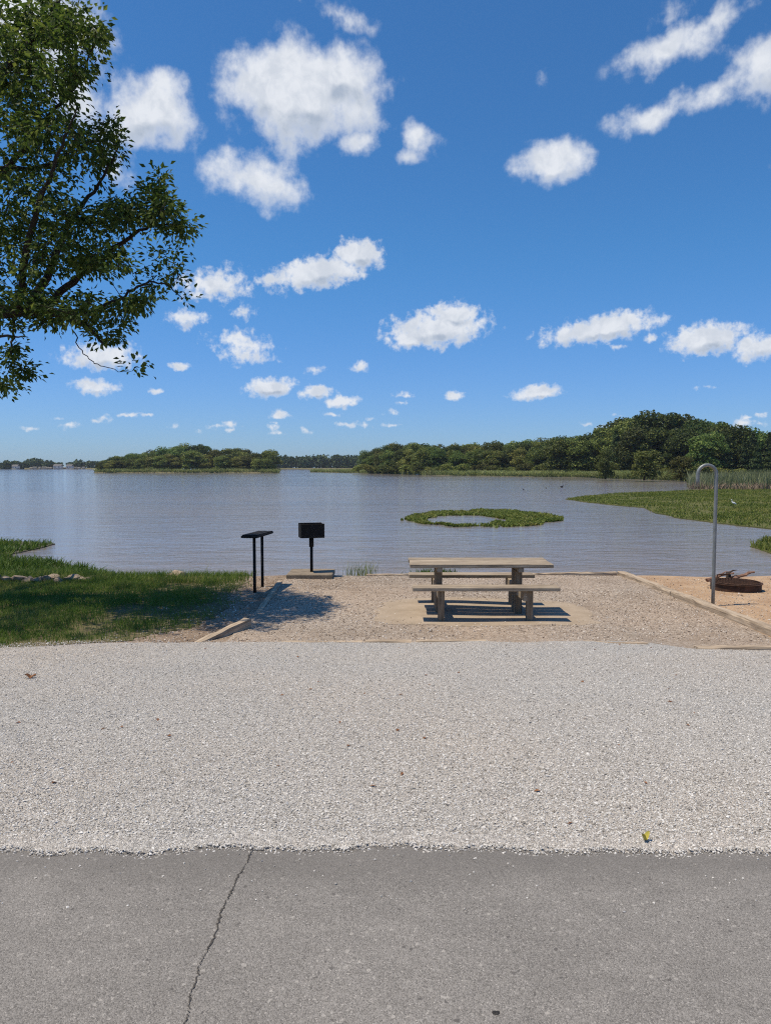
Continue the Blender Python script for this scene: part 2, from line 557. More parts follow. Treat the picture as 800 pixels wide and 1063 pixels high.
def mat_water():
    t = NT('lake_water'); o = t.obj()
    dist = t.n('ShaderNodeCameraData')  # placeholder, removed below
    t.t.nodes.remove(dist)
    # still patches: sheltered water round the weed beds
    still = None
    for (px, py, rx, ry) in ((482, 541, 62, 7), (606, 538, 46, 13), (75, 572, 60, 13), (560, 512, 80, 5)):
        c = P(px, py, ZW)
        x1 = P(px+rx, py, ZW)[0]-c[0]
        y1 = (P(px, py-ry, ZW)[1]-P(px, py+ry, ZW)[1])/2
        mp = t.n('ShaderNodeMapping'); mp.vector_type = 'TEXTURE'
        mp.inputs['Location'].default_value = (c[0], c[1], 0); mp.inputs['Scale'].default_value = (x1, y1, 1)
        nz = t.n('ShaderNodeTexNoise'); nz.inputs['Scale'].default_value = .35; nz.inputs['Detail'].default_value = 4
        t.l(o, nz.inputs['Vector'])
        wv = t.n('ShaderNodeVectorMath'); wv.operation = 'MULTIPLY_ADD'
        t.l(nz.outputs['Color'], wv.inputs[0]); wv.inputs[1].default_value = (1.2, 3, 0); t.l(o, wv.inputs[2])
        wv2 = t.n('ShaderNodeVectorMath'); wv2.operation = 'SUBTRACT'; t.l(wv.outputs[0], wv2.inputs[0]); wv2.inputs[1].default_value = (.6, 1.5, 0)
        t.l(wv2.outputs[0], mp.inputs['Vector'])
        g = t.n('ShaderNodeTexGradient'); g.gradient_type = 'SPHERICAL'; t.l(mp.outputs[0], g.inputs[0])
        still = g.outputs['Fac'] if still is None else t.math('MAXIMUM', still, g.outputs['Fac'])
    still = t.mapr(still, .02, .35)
    band = t.mapr(t.noise(t.scale(o, .012, .05, 1), 1, 4, .6), .35, .7)
    amp = t.math('MULTIPLY', t.math('SUBTRACT', 1., t.math('MULTIPLY', still, .97)), t.math('ADD', .55, t.math('MULTIPLY', band, .6)))
    w1 = t.noise(t.scale(o, .9, 2.6, 1), 1.1, 5, .6, .4)
    w2 = t.noise(t.scale(o, 1.2, 3.0, 1), 4.2, 3, .6, .2)
    w0 = t.noise(t.scale(o, .10, .34, 1), 1., 4, .6)
    w3 = t.noise(t.scale(o, .48, 1.0, 1), 1., 5, .62, 1.2)
    h = t.math('ADD', t.math('ADD', t.math('MULTIPLY', w1, .75), t.math('MULTIPLY', w2, .22)), t.math('ADD', t.math('MULTIPLY', w0, 1.6), t.math('MULTIPLY', w3, 1.8)))
    h = t.math('MULTIPLY', h, amp)
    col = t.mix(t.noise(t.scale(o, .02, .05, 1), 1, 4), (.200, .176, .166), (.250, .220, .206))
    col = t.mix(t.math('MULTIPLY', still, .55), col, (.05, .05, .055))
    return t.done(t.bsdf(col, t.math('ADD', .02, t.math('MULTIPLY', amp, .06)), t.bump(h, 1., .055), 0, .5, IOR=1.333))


M_water = mat_water()


# ------------------------------------------------------------------ ground, road, gravel, lake
def gridmesh(name, xs, ys, zf, mat):
    X, Y = np.meshgrid(xs, ys)
    V = np.stack([X, Y, zf(X, Y)], -1).reshape(-1, 3)
    nx = len(xs); i = np.arange(len(ys)-1)[:, None]*nx+np.arange(nx-1)[None]
    i = i.ravel()[:, None]
    return mesh(name, V, np.hstack([i, i+1, i+1+nx, i+nx]), mat, smooth=True)


def sheet(name, x0, x1, nx, ny, ynear, yfar, off, mat, edge=None):
    xs = np.linspace(x0, x1, nx); v = np.linspace(0, 1, ny)
    yn = ynear(xs); yf = yfar(xs)
    Y = yn[None]+(yf-yn)[None]*v[:, None]; X = np.repeat(xs[None], ny, 0)
    Z = zb(X, Y)+off
    if edge:
        Z = Z+edge(X, Y, Y-yn[None])
    V = np.stack([X, Y, Z], -1).reshape(-1, 3)
    i = (np.arange(ny-1)[:, None]*nx+np.arange(nx-1)[None]).ravel()[:, None]
    o = mesh(name, V, np.hstack([i, i+1, i+1+nx, i+nx]), mat, smooth=True)
    return tag(o, kind='structure')


xs = np.unique(np.concatenate([-np.geomspace(20, 1480, 14), np.arange(-20, 20.01, .25), np.geomspace(20, 1480, 14)]))
ys = np.unique(np.concatenate([[-180, -100, -50, -20, -8], np.arange(-4, 20, .1), np.geomspace(20, 1580, 24)]))
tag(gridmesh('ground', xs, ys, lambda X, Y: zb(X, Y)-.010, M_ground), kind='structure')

EDGE = lambda x: 3.015+.045*np.cos(x*.95)+.012*np.sin(x*3.1+1)+.05*(vnoise(x, x*0, 5, 3)-.5)+.035*(vnoise(x, x*0, 19, 4)-.5)
# road: sheet + crack in one mesh
nx, ny = 1201, 40
rx = np.linspace(-30, 30, nx); v = np.linspace(0, 1, ny)**.5
yf = EDGE(rx); Y = -6+(yf+6)[None]*v[:, None]; X = np.repeat(rx[None], ny, 0)
Zr = .022-np.clip((Y-(yf[None]-.10))/.10, 0, 1)**2*.020
V = np.stack([X, Y, Zr], -1).reshape(-1, 3)
i = (np.arange(ny-1)[:, None]*nx+np.arange(nx-1)[None]).ravel()[:, None]
F = [tuple(f) for f in np.hstack([i, i+1, i+1+nx, i+nx])]
mi = [0]*len(F)
cp = [G(a, b)[:2] for a, b in ((262, 884), (258, 900), (247, 915), (240, 930), (233, 945), (228, 960), (219, 985), (208, 1005), (203, 1030), (196, 1050), (193, 1075), (190, 1110))]
cp = np.array(cp)
tt = np.linspace(0, len(cp)-1, 150)
cx = np.interp(tt, range(len(cp)), cp[:, 0])+R.normal(0, .0028, 150); cy = np.interp(tt, range(len(cp)), cp[:, 1])
cx += .012*(vnoise(tt, tt*0, 1.3, 9)-.5)
w = .0007+.0033*vnoise(tt, tt*0, 3.2, 5)**1.5*np.linspace(1.2, .9, 150)
keep = cy < EDGE(cx)-.012
cx, cy, w = cx[keep], cy[keep], w[keep]
zc = .022-np.clip((cy-(EDGE(cx)-.10))/.10, 0, 1)**2*.020+.0025
k0 = len(V)
V = np.vstack([V, np.stack([np.stack([cx-w, cy, zc], -1), np.stack([cx+w, cy+.002, zc], -1)], 1).reshape(-1, 3)])
for j in range(len(cx)-1):
    F.append((k0+2*j, k0+2*j+1, k0+2*j+3, k0+2*j+2)); mi.append(1)
tag(mesh('road', V, F, [M_asphalt, M_crack], None, mi, True), kind='structure')

_lf = np.array([G(a, 667.6+7.5*min(max((a-665)/55, 0), 1))[:2] for a in range(170, 860, 10)])
lot_far = lambda x: np.interp(x, _lf[:, 0], _lf[:, 1])
sheet('gravel_lot', -30, 30, 601, 70, lambda x: EDGE(x)-.03+.02*(vnoise(x, x*0, 11, 8)-.5),
      lambda x: lot_far(x)+.10*(vnoise(x, x*0, 2, 2)-.5)+.06*(vnoise(x, x*0, 9, 2)-.5)+np.where(x < -2, np.clip((-2-x)*-.16, -.45, 0), 0), .004, M_gravel,
      lambda X, Y, d: .012*np.clip(d/.12, 0, 1)+0*X)
LX = -1.76
sheet('gravel_pad', LX, 4.36, 120, 110, lambda x: lot_far(x)-.12, lambda x: 13.32+0*x, .002, M_pad)
# worn tan patch under the table
th = np.linspace(0, 2*np.pi, 90, endpoint=False)
c0 = np.array([1.32, 9.85])
rr = 1+.16*(vnoise(np.cos(th)*3, np.sin(th)*3, 1, 12)-.5)+.10*(vnoise(np.cos(th)*9, np.sin(th)*9, 1, 13)-.5)
ex = np.sign(np.cos(th))*np.abs(np.cos(th))**.5*1.46*rr; ey = np.sign(np.sin(th))*np.abs(np.sin(th))**.5*1.0*rr
V = []; F = []
for j, s in enumerate(np.linspace(0.02, 1, 14)):
    x = c0[0]+ex*s; y = c0[1]+ey*s
    V.append(np.stack([x, y, zb(x, y)+.0075-.003*s**6], -1))
V = np.vstack(V)
for j in range(13):
    for q in range(90):
        F.append((j*90+q, j*90+(q+1) % 90, (j+1)*90+(q+1) % 90, (j+1)*90+q))
F.append(tuple(range(90)))
tag(mesh('sand_patch', V, F, M_tan, smooth=True), kind='structure')

# lawn
LY = np.array([7.35, 7.6, 7.9, 8.4, 8.9, 9.5, 10.1, 10.8, 11.4, 12.0, 12.75])
LXR = np.array([-5.6, -3.9, -2.85, -2.55, -2.35, -2.1, -2.1, -2.35, -2.5, -2.42, -2.35])
xr = lambda y: np.interp(y, LY, LXR)+.25*(vnoise(y, y*0, 2.4, 21)-.5)+.12*(vnoise(y, y*0, 9, 22)-.5)
yy = np.linspace(7.35, 12.75, 110); u = np.linspace(0, 1, 90)**.6
X = -30+(xr(yy)+30)[:, None]*u[None]; Y = np.repeat(yy[:, None], 90, 1)
V = np.stack([X, Y, zb(X, Y)-.004], -1).reshape(-1, 3)
i = (np.arange(109)[:, None]*90+np.arange(89)[None]).ravel()[:, None]
tag(mesh('lawn', V, np.hstack([i, i+1, i+91, i+90]), M_lawnsoil, smooth=True), kind='structure')
n = 130000
gx = -10+8.4*R.random(n)**.85; gy = 7.3+5.6*R.random(n)
d = xr(gy)-gx
pr = np.clip((d+.30)/.95, 0, 1)**1.3*(.12+1.05*np.clip((fbm(gx, gy, 1.7, 31)-.32)*3.2+np.clip(d-1.2, 0, 1), 0, 1))
k = R.random(n) < pr
gx, gy = gx[k], gy[k]
gh = (.025+.05*R.random(len(gx)))*(.7+.7*vnoise(gx, gy, 2, 33))
tag(fast_blades('grass', np.stack([gx, gy, zb(gx, gy)+.004], -1), gh, .004+.005*R.random(len(gx)), M_grass, .6), kind='stuff')
# shaggier grass on the bank behind the lawn
n = 16000
gx = -12+9.7*R.random(n); gy = 12.5+1.6*R.random(n)
k = R.random(n) < np.clip((-2.3-gx)/.4, .0, 1)
gx, gy = gx[k], gy[k]
tag(fast_blades('bank_grass', np.stack([gx, gy, zb(gx, gy)-.01], -1), .06+.10*R.random(len(gx)), .006+.006*R.random(len(gx)), M_grass, .6), kind='stuff')

# lake
tag(gridmesh('lake_water', np.unique(np.concatenate([np.linspace(-1480, 1480, 41)])), np.unique(np.concatenate([[15.2, 30, 60, 120, 250], np.linspace(400, 1580, 9)])),
             lambda X, Y: X*0+ZW, M_water), kind='structure')


# ------------------------------------------------------------------ loose stones
def stones(name, x, y, z, size, mat):
    n = len(x)
    base = np.array([(1, 0, 0), (-1, 0, 0), (0, 1, 0), (0, -1, 0), (0, 0, 1), (0, 0, -1)], float)
    V = base[None]*(1+.5*(R.random((n, 6, 1))-.5))+.45*(R.random((n, 6, 3))-.5)
    V = V*(size[:, None]*(.65+.7*R.random((n, 3))))[:, None, :]
    V = np.einsum('nij,nkj->nki', rot_random(n), V)
    V[:, :, 2] *= .7
    V += np.stack([x, y, z+size*.28], -1)[:, None, :]
    f = np.array([(0, 2, 4), (2, 1, 4), (1, 3, 4), (3, 0, 4), (2, 0, 5), (1, 2, 5), (3, 1, 5), (0, 3, 5)])
    F = (np.arange(n)[:, None, None]*6+f[None]).reshape(-1, 3)
    return tag(mesh(name, V.reshape(-1, 3), F, mat), kind='stuff')


n = 300000
y = 2.93+5.2*R.random(n)**1.25
x = (R.random(n)*2-1)*(.60*y+.9)
k = (y > EDGE(x)-.02-.10*R.random(n)**3) & ((y < lot_far(x)-.04) | (R.random(n) < .5*np.exp(-(y-lot_far(x)+.04)/.08)))
k &= R.random(n) < np.clip(1.3-(y-3)/7.5, .45, 1)
x, y = x[k], y[k]
zz = zb(x, y)+.004+.012*np.clip((y-EDGE(x))/.12, 0, 1)
zz = np.where(y < EDGE(x), np.maximum(zz, .012), zz)
s = .0026+.0042*R.random(len(x))**2+.003*(R.random(len(x)) < .03)
stones('gravel_stones', x, y, zz, s, M_stone)
n = 34000
x = LX+.05+(4.3-LX)*R.random(n); y = 8.0+5.3*R.random(n)
k = ~((np.abs((x-1.32)/1.45)**3.4+np.abs((y-9.85)/1.02)**3.4 < 1) & (R.random(n) < np.clip(1.35-((np.abs((x-1.32)/1.45)**3.4+np.abs((y-9.85)/1.02)**3.4)), .0, .97)))
k &= R.random(n) < .25+1.2*np.clip(fbm(x, y, .9, 55)-.35, 0, 1)*2.2
x, y = x[k], y[k]
stones('pad_stones', x, y, zb(x, y)+.002, .004+.009*R.random(len(x))**2.2, M_padstone)
n = 9000
x = np.where(R.random(n) < .5, -3.2+1.5*R.random(n), 4.4+4.5*R.random(n)); y = 7.9+5.3*R.random(n)
stones('earth_pebbles', x, y, zb(x, y)-.008, .004+.010*R.random(n)**2.5, M_padstone)


# ------------------------------------------------------------------ picnic table
def picnic_table():
    x0, x1, cy = .315, 2.165, 9.82
    g = float(zb(1.25, 9.8))
    t = empty('picnic_table', (1.24, cy, g), 'weathered grey brown wooden picnic table with two attached plank benches on a tan sand patch', 'picnic table')
    o = np.array([1.24, cy, g])
    b = MB()
    ws = [.235, .235, .235]; yk = -.36
    for q, wd in enumerate(ws):
        b.box((0, yk+wd/2, .662+.002*(q-1)), (x1-x0+[0, -.012, .006][q], wd-.007, .046), None, .005)
        yk += wd
    b.build('tabletop', M_table, t)
    for s in (-1, 1):
        bb = MB()
        L0, L1 = (-.905, .915) if s < 0 else (-.91, .86)
        bb.box(((L0+L1)/2, s*.645, .412-.014*s), (L1-L0, .255, .046), None, .006)
        bb.build('bench', M_table, t)
    for sx in (-.54, .51):
        e = MB()
        e.beam((sx, -.70, .330), (sx, .70, .302), .07, .13, .006)
        e.beam((sx, -.34, .606), (sx, .34, .606), .07, .06, .005)
        fr = e.build('end_frame', M_table, t)
        for yy_, w_, top in ((-.655, .10, .392), (0., .34, .572), (.655, .10, .365)):
            p = MB()
            p.box((sx+(.045 if sx > 0 else -.008) * (1 if abs(yy_) > .1 else 0)+.002, yy_, top/2-.03), (.076 if abs(yy_) > .1 else .086, w_, top+.06), None, .006)
            p.build('post', M_tablez, fr)
    return t


picnic_table()


# ------------------------------------------------------------------ timbers
def timber(p0, p1, w, h, proud0, proud1, label, group='landscape timbers edging the campsite'):
    p0 = np.array([p0[0], p0[1], float(zb(*p0[:2]))+proud0-h/2]); p1 = np.array([p1[0], p1[1], float(zb(*p1[:2]))+proud1-h/2])
    L = np.linalg.norm(p1-p0)
    c = (p0+p1)/2; d = (p1-p0)/L
    k = max(3, int(L/.12)); pts = np.linspace(-L/2, L/2, k)
    b = MB(); V = []; F = []
    pr = np.array([(-.5, -.5), (.5, -.5), (.5, .38), (.42, .5), (-.42, .5), (-.5, .38)])
    for q, s in enumerate(pts):
        jit = R.normal(0, .0035, (6, 2))
        for (a, e), j in zip(pr, jit):
            V.append((s, a*w+j[0], e*h+j[1]+.0015*math.sin(s*5)))
    for q in range(k-1):
        for j in range(6):
            F.append((q*6+j, (q+1)*6+j, (q+1)*6+(j+1) % 6, q*6+(j+1) % 6))
    F.append((0, 1, 2, 3, 4, 5)); F.append(tuple((k-1)*6+j for j in (5, 4, 3, 2, 1, 0)))
    o = mesh('timber', V, F, M_timber)
    o.location = c
    o.rotation_euler = (0, -math.asin(d[2]), math.atan2(d[1], d[0]))
    return tag(o, label, 'timber', group)


timber((4.30, 13.45), (4.36, 11.1), .13, .16, .085, .075, 'far half of the raised pale timber edging the right side of the gravel pad')
timber((4.362, 11.08), (4.50, 7.6), .13, .16, .075, .07, 'near half of the raised pale timber between the gravel pad and the red sand')
timber((2.25, 13.36), (4.2, 13.40), .11, .14, .045, .06, 'back edge timber between the table and the lake, its right end meeting the side timber')
timber((-.35, 13.38), (2.2, 13.36), .11, .14, .03, .035, 'long low timber at the lake edge of the pad, seen behind the picnic table')
a = G(222, 664); b_ = G(256, 651)
timber((a[0]-.27, a[1]-.42), (b_[0]+.02, b_[1]-.02), .10, .20, -.05, .115, 'tilted timber beside the lawn with one end sunk in gravel and a dark side')
timber((-1.70, 9.75), (-1.80, 12.55), .09, .12, .004, .020, 'shaded timber between the bare earth and the pad, leading toward the grill slab')
timber(G(290, 667), G(376, 667.5), .10, .12, .012, .015, 'thin half buried timber strip in the gravel in front of the grill')
timber(G(379, 667.5), G(427, 668), .10, .12, .026, .028, 'short flush timber left of the gap in front of the picnic table')
timber(G(432, 667.5), G(505, 666), .10, .12, .034, .012, 'flush timber right of the gap in front of the picnic table')
timber(G(605, 667), G(672, 670), .10, .12, .010, .028, 'flush timber in the front row between the table and the side timber')
timber(G(722, 674.5), G(835, 676), .11, .13, .036, .05, 'front row timber at the right edge of the photo, ending at the side timber')


# ------------------------------------------------------------------ grill and slab, serving stand
def slab():
    a = G(297, 601); b = G(345, 601)
    x0, x1 = a[0], b[0]; y0 = a[1]; g = float(zb((x0+x1)/2, y0))
    V = []; F = []
    n = 9; k = 5
    m = MB()
    m.box(((x0+x1)/2, y0+.36, g+.035), (x1-x0, .74, .09), None, .012)
    o = m.build('concrete_slab', M_conc)
    tag(o, 'small flat concrete slab under the black grill', 'slab')
    return (x0+x1)/2, y0+.36, g+.08


sx_, sy_, sz_ = slab()


def grill():
    gx = P(321, 597, sz_)[0]; gy = sy_-.02
    t = empty('charcoal_grill', (gx, gy, sz_), 'black iron park grill, a box on a single post above a concrete slab', 'grill', None, .27)
    h0, w, d, h = .62, .42, .30, .24
    m = MB()
    m.tube([(0, 0, -.02), (0, 0, h0-.10)], .027, 14).build('post', M_iron, t, True)
    m = MB()
    m.tube([(0, 0, h0-.17), (0, 0, h0)], .042, 14).build('sleeve', M_iron, t, True)
    m = MB(); k = .006
    m.box((0, 0, h0+k/2), (w, d, k), None, 0)
    m.box((0, -d/2+k/2, h0+h/2+k), (w, k, h-k), None, 0)
    m.box((0, d/2-k/2, h0+h/2+k), (w, k, h-k), None, 0)
    m.box((-w/2+k/2, 0, h0+h/2+k), (k, d-2*k-.001, h-k), None, 0)
    m.box((w/2-k/2, 0, h0+h/2+k), (k, d-2*k-.001, h-k), None, 0)
    m.tube([(-w/2, -d/2-.002, h0+h+k), (w/2, -d/2-.002, h0+h+k)], .008, 6)
    m.tube([(-w/2, d/2, h0+h+k), (w/2, d/2, h0+h+k)], .008, 6)
    m.build('firebox', M_iron, t)
    m = MB()
    for q in range(11):
        xx = -w/2+.03+q*(w-.06)/10
        m.tube([(xx, -d/2+.02, h0+h-.03), (xx, d/2-.02, h0+h-.03)], .005, 6)
    m.tube([(-w/2+.02, -d/2+.03, h0+h-.04), (w/2-.02, -d/2+.03, h0+h-.04)], .005, 6)
    m.tube([(-w/2+.02, d/2-.03, h0+h-.04), (w/2-.02, d/2-.03, h0+h-.04)], .005, 6)
    m.build('grate', M_iron, t)


grill()


def stand():
    a = G(264.5, 614.5); b = G(272.5, 608.5)
    hz = .90
    t = empty('serving_stand', (a[0], a[1], a[2]), 'black serving stand, a narrow slanted shelf on two thin posts beside the lawn', 'stand')
    rel = b-a
    zt = P(266, 559.5, 0)
    top = float(PY(266, 559.5, a[1]-.2)[2]-a[2])
    for q in (np.zeros(3), rel):
        m = MB(); m.tube([q+(0, 0, -.1), q+np.array([0, 0, top])], .024, 12).build('post', M_iron, t, True)
    c = rel/2; d = rel/np.linalg.norm(rel)
    m = MB()
    p0 = np.array([c[0]-.02, c[1], top+.022])-np.array([d[0], d[1], 0])*.40+np.array([-.03, 0, 0]); p1 = np.array([c[0]+.02, c[1], top+.022])+np.array([d[0], d[1], 0])*.46
    m.beam(p0, p1, .26, .035, .006)
    for q in (-.085, 0, .085):
        m.beam(p0+(q, .05, .024), p1+(q, -.05, .024), .07, .012, .004)
    m.build('shelf', M_iron, t)


stand()


# ------------------------------------------------------------------ lantern pole
def pole():
    b = G(739.3, 628.5)
    r = .0235
    Y = b[1]; rad = (PY(739.3, 500, Y)[0]-PY(720, 500, Y)[0])/2
    ztop = PY(730, 481, Y)[2]-b[2]
    zs = ztop-rad-r
    zend = PY(720, 503, Y)[2]-b[2]
    pts = [(0, 0, -.15), (0, 0, .4), (0, 0, 1.0), (0, 0, zs-.1), (0, 0, zs)]
    for a in np.linspace(0, np.pi, 15)[1:]:
        pts.append((-rad+rad*math.cos(a), 0, zs+rad*math.sin(a)))
    pts += [(-2*rad, 0, zend+.05), (-2*rad, 0, zend)]
    m = MB(); m.tube(pts, r, 18)
    m.tube([(-2*rad, 0, zend+.03), (-2*rad, 0, zend-.02)], r*.72, 12)
    o = m.build('lantern_pole', M_galv, None, True, b)
    tag(o, 'tall grey galvanised lantern pole bent into a hook at its top', 'pole')


pole()


# ------------------------------------------------------------------ fire ring
def fire_ring():
    c = G(763, 611.5); r = .375
    t = empty('fire_ring', c, 'low rusty steel fire ring with a folded grate on the red sand', 'fire ring')
    th = np.linspace(0, 2*np.pi, 48, endpoint=False)
    prof = [(r, -.04), (r, .10), (r+.02, .105), (r+.02, .112), (r-.012, .112), (r-.012, -.04)]
    V = []; F = []
    for (q, z) in prof:
        V += [(q*math.cos(a), q*math.sin(a), z) for a in th]
    for k in range(len(prof)-1):
        for j in range(48):
            F.append((k*48+j, k*48+(j+1) % 48, (k+1)*48+(j+1) % 48, (k+1)*48+j))
    mesh('ring_wall', V, F, M_rust, t)
    m = MB()
    for q in np.linspace(-.28, .28, 13):
        l = math.sqrt(.35**2-q*q)
        m.tube([(q, -l*.96, .12), (q, l*.96, .12)], .006, 6)
    m.tube([(.355*math.cos(a), .355*math.sin(a), .122) for a in np.linspace(0, 2*np.pi, 25)], .008, 6, False)
    m.build('grate', M_rust, t)
    m = MB(); m.tube([(-.20, .20, .12), (-.20, .22, .20), (-.14, .23, .205), (.02, .24, .205)], .012, 7)
    m.build('handle', M_rust, t)
    m = MB()
    x, y = (R.random((2, 260))*2-1)*.3
    k = x*x+y*y < .09
    V = []; 
    o = stones('ash_tmp', x[k], y[k], 0*x[k], .012+.02*R.random(k.sum()), M_char)
    o.name = 'ash_bed'; o.parent = t; o['kind'] = 'stuff'
    lo = [(np.array(c)+(-.02, .10, .19), np.array(c)+(.20, .42, .22), .035, 'short charred log poking up behind the fire ring grate', M_drift),
          ]
    # driftwood behind the ring
    for pts, rad, lab, mt in (
        ([(0.02, .40, .14), (.07, .44, .29), (.15, .50, .22)], .036, 'dark stub of burnt wood standing behind the fire ring', M_char),
        ([(-.25, .50, .16), (.0, .56, .24), (.25, .60, .27)], .026, 'reddish driftwood branch leaning behind the fire ring', M_drift),
        ([(.16, .48, .20), (.36, .52, .24), (.56, .56, .30)], .036, 'reddish split log lying right of the burnt stub', M_drift),
    ):
        P3 = np.array(pts)
        q = np.linspace(0, 2, 9)
        pp = np.stack([np.interp(q, [0, 1, 2], P3[:, k]) for k in range(3)], 1)+R.normal(0, .008, (9, 3))
        pp[:, 2] -= .10
        m = MB(); m.tube(pp, rad*(.6+.7*R.random(9))*np.linspace(1.25, .55, 9), 6)
        m.tube([pp[4], pp[4]+(.10, .03, .05), pp[4]+(.17, .02, .06)], [rad*.5, rad*.35, rad*.1], 5)
        o = m.build('driftwood', mt, None, False, tuple(c))
        tag(o, lab, 'driftwood', 'wood behind the fire ring')


fire_ring()


# ------------------------------------------------------------------ rocks
def rock(px, py, wpx, label, group, squash=.7):
    p = G(px, py); s = wpx/FPX*p[1]/2
    bm_v = []
    import bmesh
    bm = bmesh.new(); bmesh.ops.create_icosphere(bm, subdivisions=2, radius=1)
    pl = [(R.normal(size=3), .30+.38*R.random()) for _ in range(8)]
    sc_ = s*np.array([1, .8+.3*R.random(), squash*(.8+.4*R.random())])
    for v_ in bm.verts:
        c = np.array(v_.co)
        for n_, d_ in pl:
            n_ = n_/np.linalg.norm(n_)
            e = c.dot(n_)-d_
            if e > 0:
                c = c-n_*e
        v_.co = Vector((c+R.normal(0, .015, 3))*sc_*1.45)
    me = bpy.data.meshes.new('rock'); bm.to_mesh(me); bm.free()
    me.materials.append(M_rock)
    o = bpy.data.objects.new('rock', me); COL.objects.link(o)
    o.location = (p[0], p[1]+.03, p[2]+s*squash*.35); o.rotation_euler = (0, 0, R.random()*6)
    return tag(o, label, 'rock', group)


for px, w_, lab in ((-6, 14, None), (6, 12, 'slanted tan rock at the left edge of the photo, in the row behind the lawn'), (13, 12, None), (20, 13, None), (27, 10, None), (33, 12, None), (40, 11, None), (47, 10, None),
                    (54, 13, None), (61, 9, None), (68, 10, None), (75, 14, None), (83, 8, None), (90, 10, 'darker grey rock at the right end of the row behind the lawn')):
    rock(px, 604+R.normal(0, .6), w_, lab or 'tan angular rock in the row between the lawn and the marsh plants', 'rocks lining the lawn')
rock(176, 598.5, 9, 'smallest low rock of the three on the bank beyond the lawn', 'bank rocks')
rock(186, 598, 13, 'middle brown rock of the three on the bank beyond the lawn', 'bank rocks')
rock(199, 597.6, 13, 'rounded pale rock of the three on the bank, nearest the serving stand', 'bank rocks')


# ------------------------------------------------------------------ marsh plants, ring, reeds
def wpoly(pts, z=ZW):
    return np.array([P(a, b, z)[:2] for a, b in pts])


M_turfsoil = mat_plain('turf_soil', (.06, .075, .02), (.14, .13, .05), .5, .9, .3, .03, spec=.1)


def mud(name, poly, z, mt=None):
    poly = np.asarray(poly); n = len(poly); out = []
    for k in range(n):
        a, b = poly[k], poly[(k+1) % n]
        L = np.linalg.norm(b-a); q = max(2, min(30, int(L/.8)))
        for s in np.linspace(0, 1, q, endpoint=False):
            out.append(a+(b-a)*s+R.normal(0, min(.22, L*.02), 2))
    V = [(x, y, z) for x, y in out]+[(x, y, z-.6) for x, y in out]
    m = len(out)
    F = [tuple(range(m))]+[(k, k+m, (k+1) % m+m, (k+1) % m) for k in range(m)]
    o = mesh(name, V, F, mt or M_mud)
    return tag(o, kind='structure')


def plants(name, poly, n, h, w, mat, lean, z, edge_noise=0., seed=0, patch=.0):
    p = sample_poly(poly, n)
    if edge_noise:
        p = p+R.normal(0, edge_noise, p.shape)
    if patch:
        k = R.random(n) < np.clip((fbm(p[:, 0], p[:, 1], patch, seed)-.25)*3.2, .12, 1)
        p = p[k]
    hh = h*(.55+.6*R.random(len(p)))*(.7+.6*vnoise(p[:, 0], p[:, 1], .8, seed+3))
    return tag(fast_blades(name, np.column_stack([p, np.full(len(p), z)]), hh, w*(.6+.8*R.random(len(p))), mat, lean), kind='stuff')


left = wpoly([(-260, 562), (-80, 561), (0, 562), (30, 563), (57, 565), (44, 569), (28, 572.5), (12, 576), (16, 581.5), (42, 583), (62, 585), (84, 590), (96, 595), (118, 599.5), (134, 604), (137, 612), (60, 618), (-60, 622), (-260, 622)])
mud('mud_bank', left, ZW+.03)
plants('marsh_plants', left, 46000, .23, .035, M_marsh, .8, ZW, .06, 41, .5)
right = wpoly([(587, 518.5), (610, 515), (640, 512.5), (680, 511), (715, 509.5), (760, 508), (900, 505), (1100, 505), (1100, 562), (900, 556), (800, 549.5), (765, 546), (730, 541.5), (700, 537.5), (676, 531.5), (668, 527.5), (640, 525), (612, 522)])
mud('mud_flat', right, ZW+.04, M_turfsoil)
plants('marsh_turf', right, 120000, .16, .055, M_marshr, .8, ZW+.03, .08, 43, .35)
near = wpoly([(778, 567.5), (790, 562), (800, 560), (900, 553), (1000, 556), (1000, 592), (900, 585), (800, 575)])
mud('mud_spit', near, ZW+.03, M_turfsoil)
plants('marsh_tuft_bed', near, 16000, .22, .04, M_marshr, .5, ZW+.02, .05, 45, .5)
# floating ring
n = 60000
ang = None
q = np.column_stack([412+172*R.random(n), 528+22*R.random(n)])
dx, dy = (q[:, 0]-498)/82, (q[:, 1]-538.7)/9.0
wob = .34*(fbm(q[:, 0], q[:, 1]*6, .07, 61)-.5)*2
outer = np.abs(dx)**1.7+np.abs(dy)**1.9+wob < 1
ix, iy = (q[:, 0]-482)/46, (q[:, 1]-540.6)/5.0
inner = np.abs(ix)**1.8+np.abs(iy)**1.8+wob*1.5 < 1
k = outer & ~inner & (R.random(n) < np.clip((fbm(q[:, 0], q[:, 1]*6, .06, 62)-.22)*3.5, .12, 1))
k &= ~((q[:, 1] > 544.2) & (np.abs(q[:, 0]-505) < 16) & (R.random(n) < .8))
pts = np.array([P(a, b, ZW) for a, b in q[k][:26000]])
tag(fast_blades('floating_weed_ring', pts, .05+.12*R.random(len(pts)), .06+.10*R.random(len(pts)), M_lily, 1.1), kind='stuff')
# tall reeds right
z0 = ZW+.25
land = wpoly([(716, 508.3), (760, 508.5), (900, 508), (1150, 508), (1150, 497), (800, 497), (714, 499.5)])
plants('reeds', land, 24000, 1.9, .10, M_reed, .35, ZW+.05, .3, 47)
fr = wpoly([(716, 508.6), (800, 509), (900, 509), (900, 507.2), (716, 506.8)])
plants('reed_fringe', fr, 1800, .8, .10, M_brush, .6, ZW+.05, .2, 48)


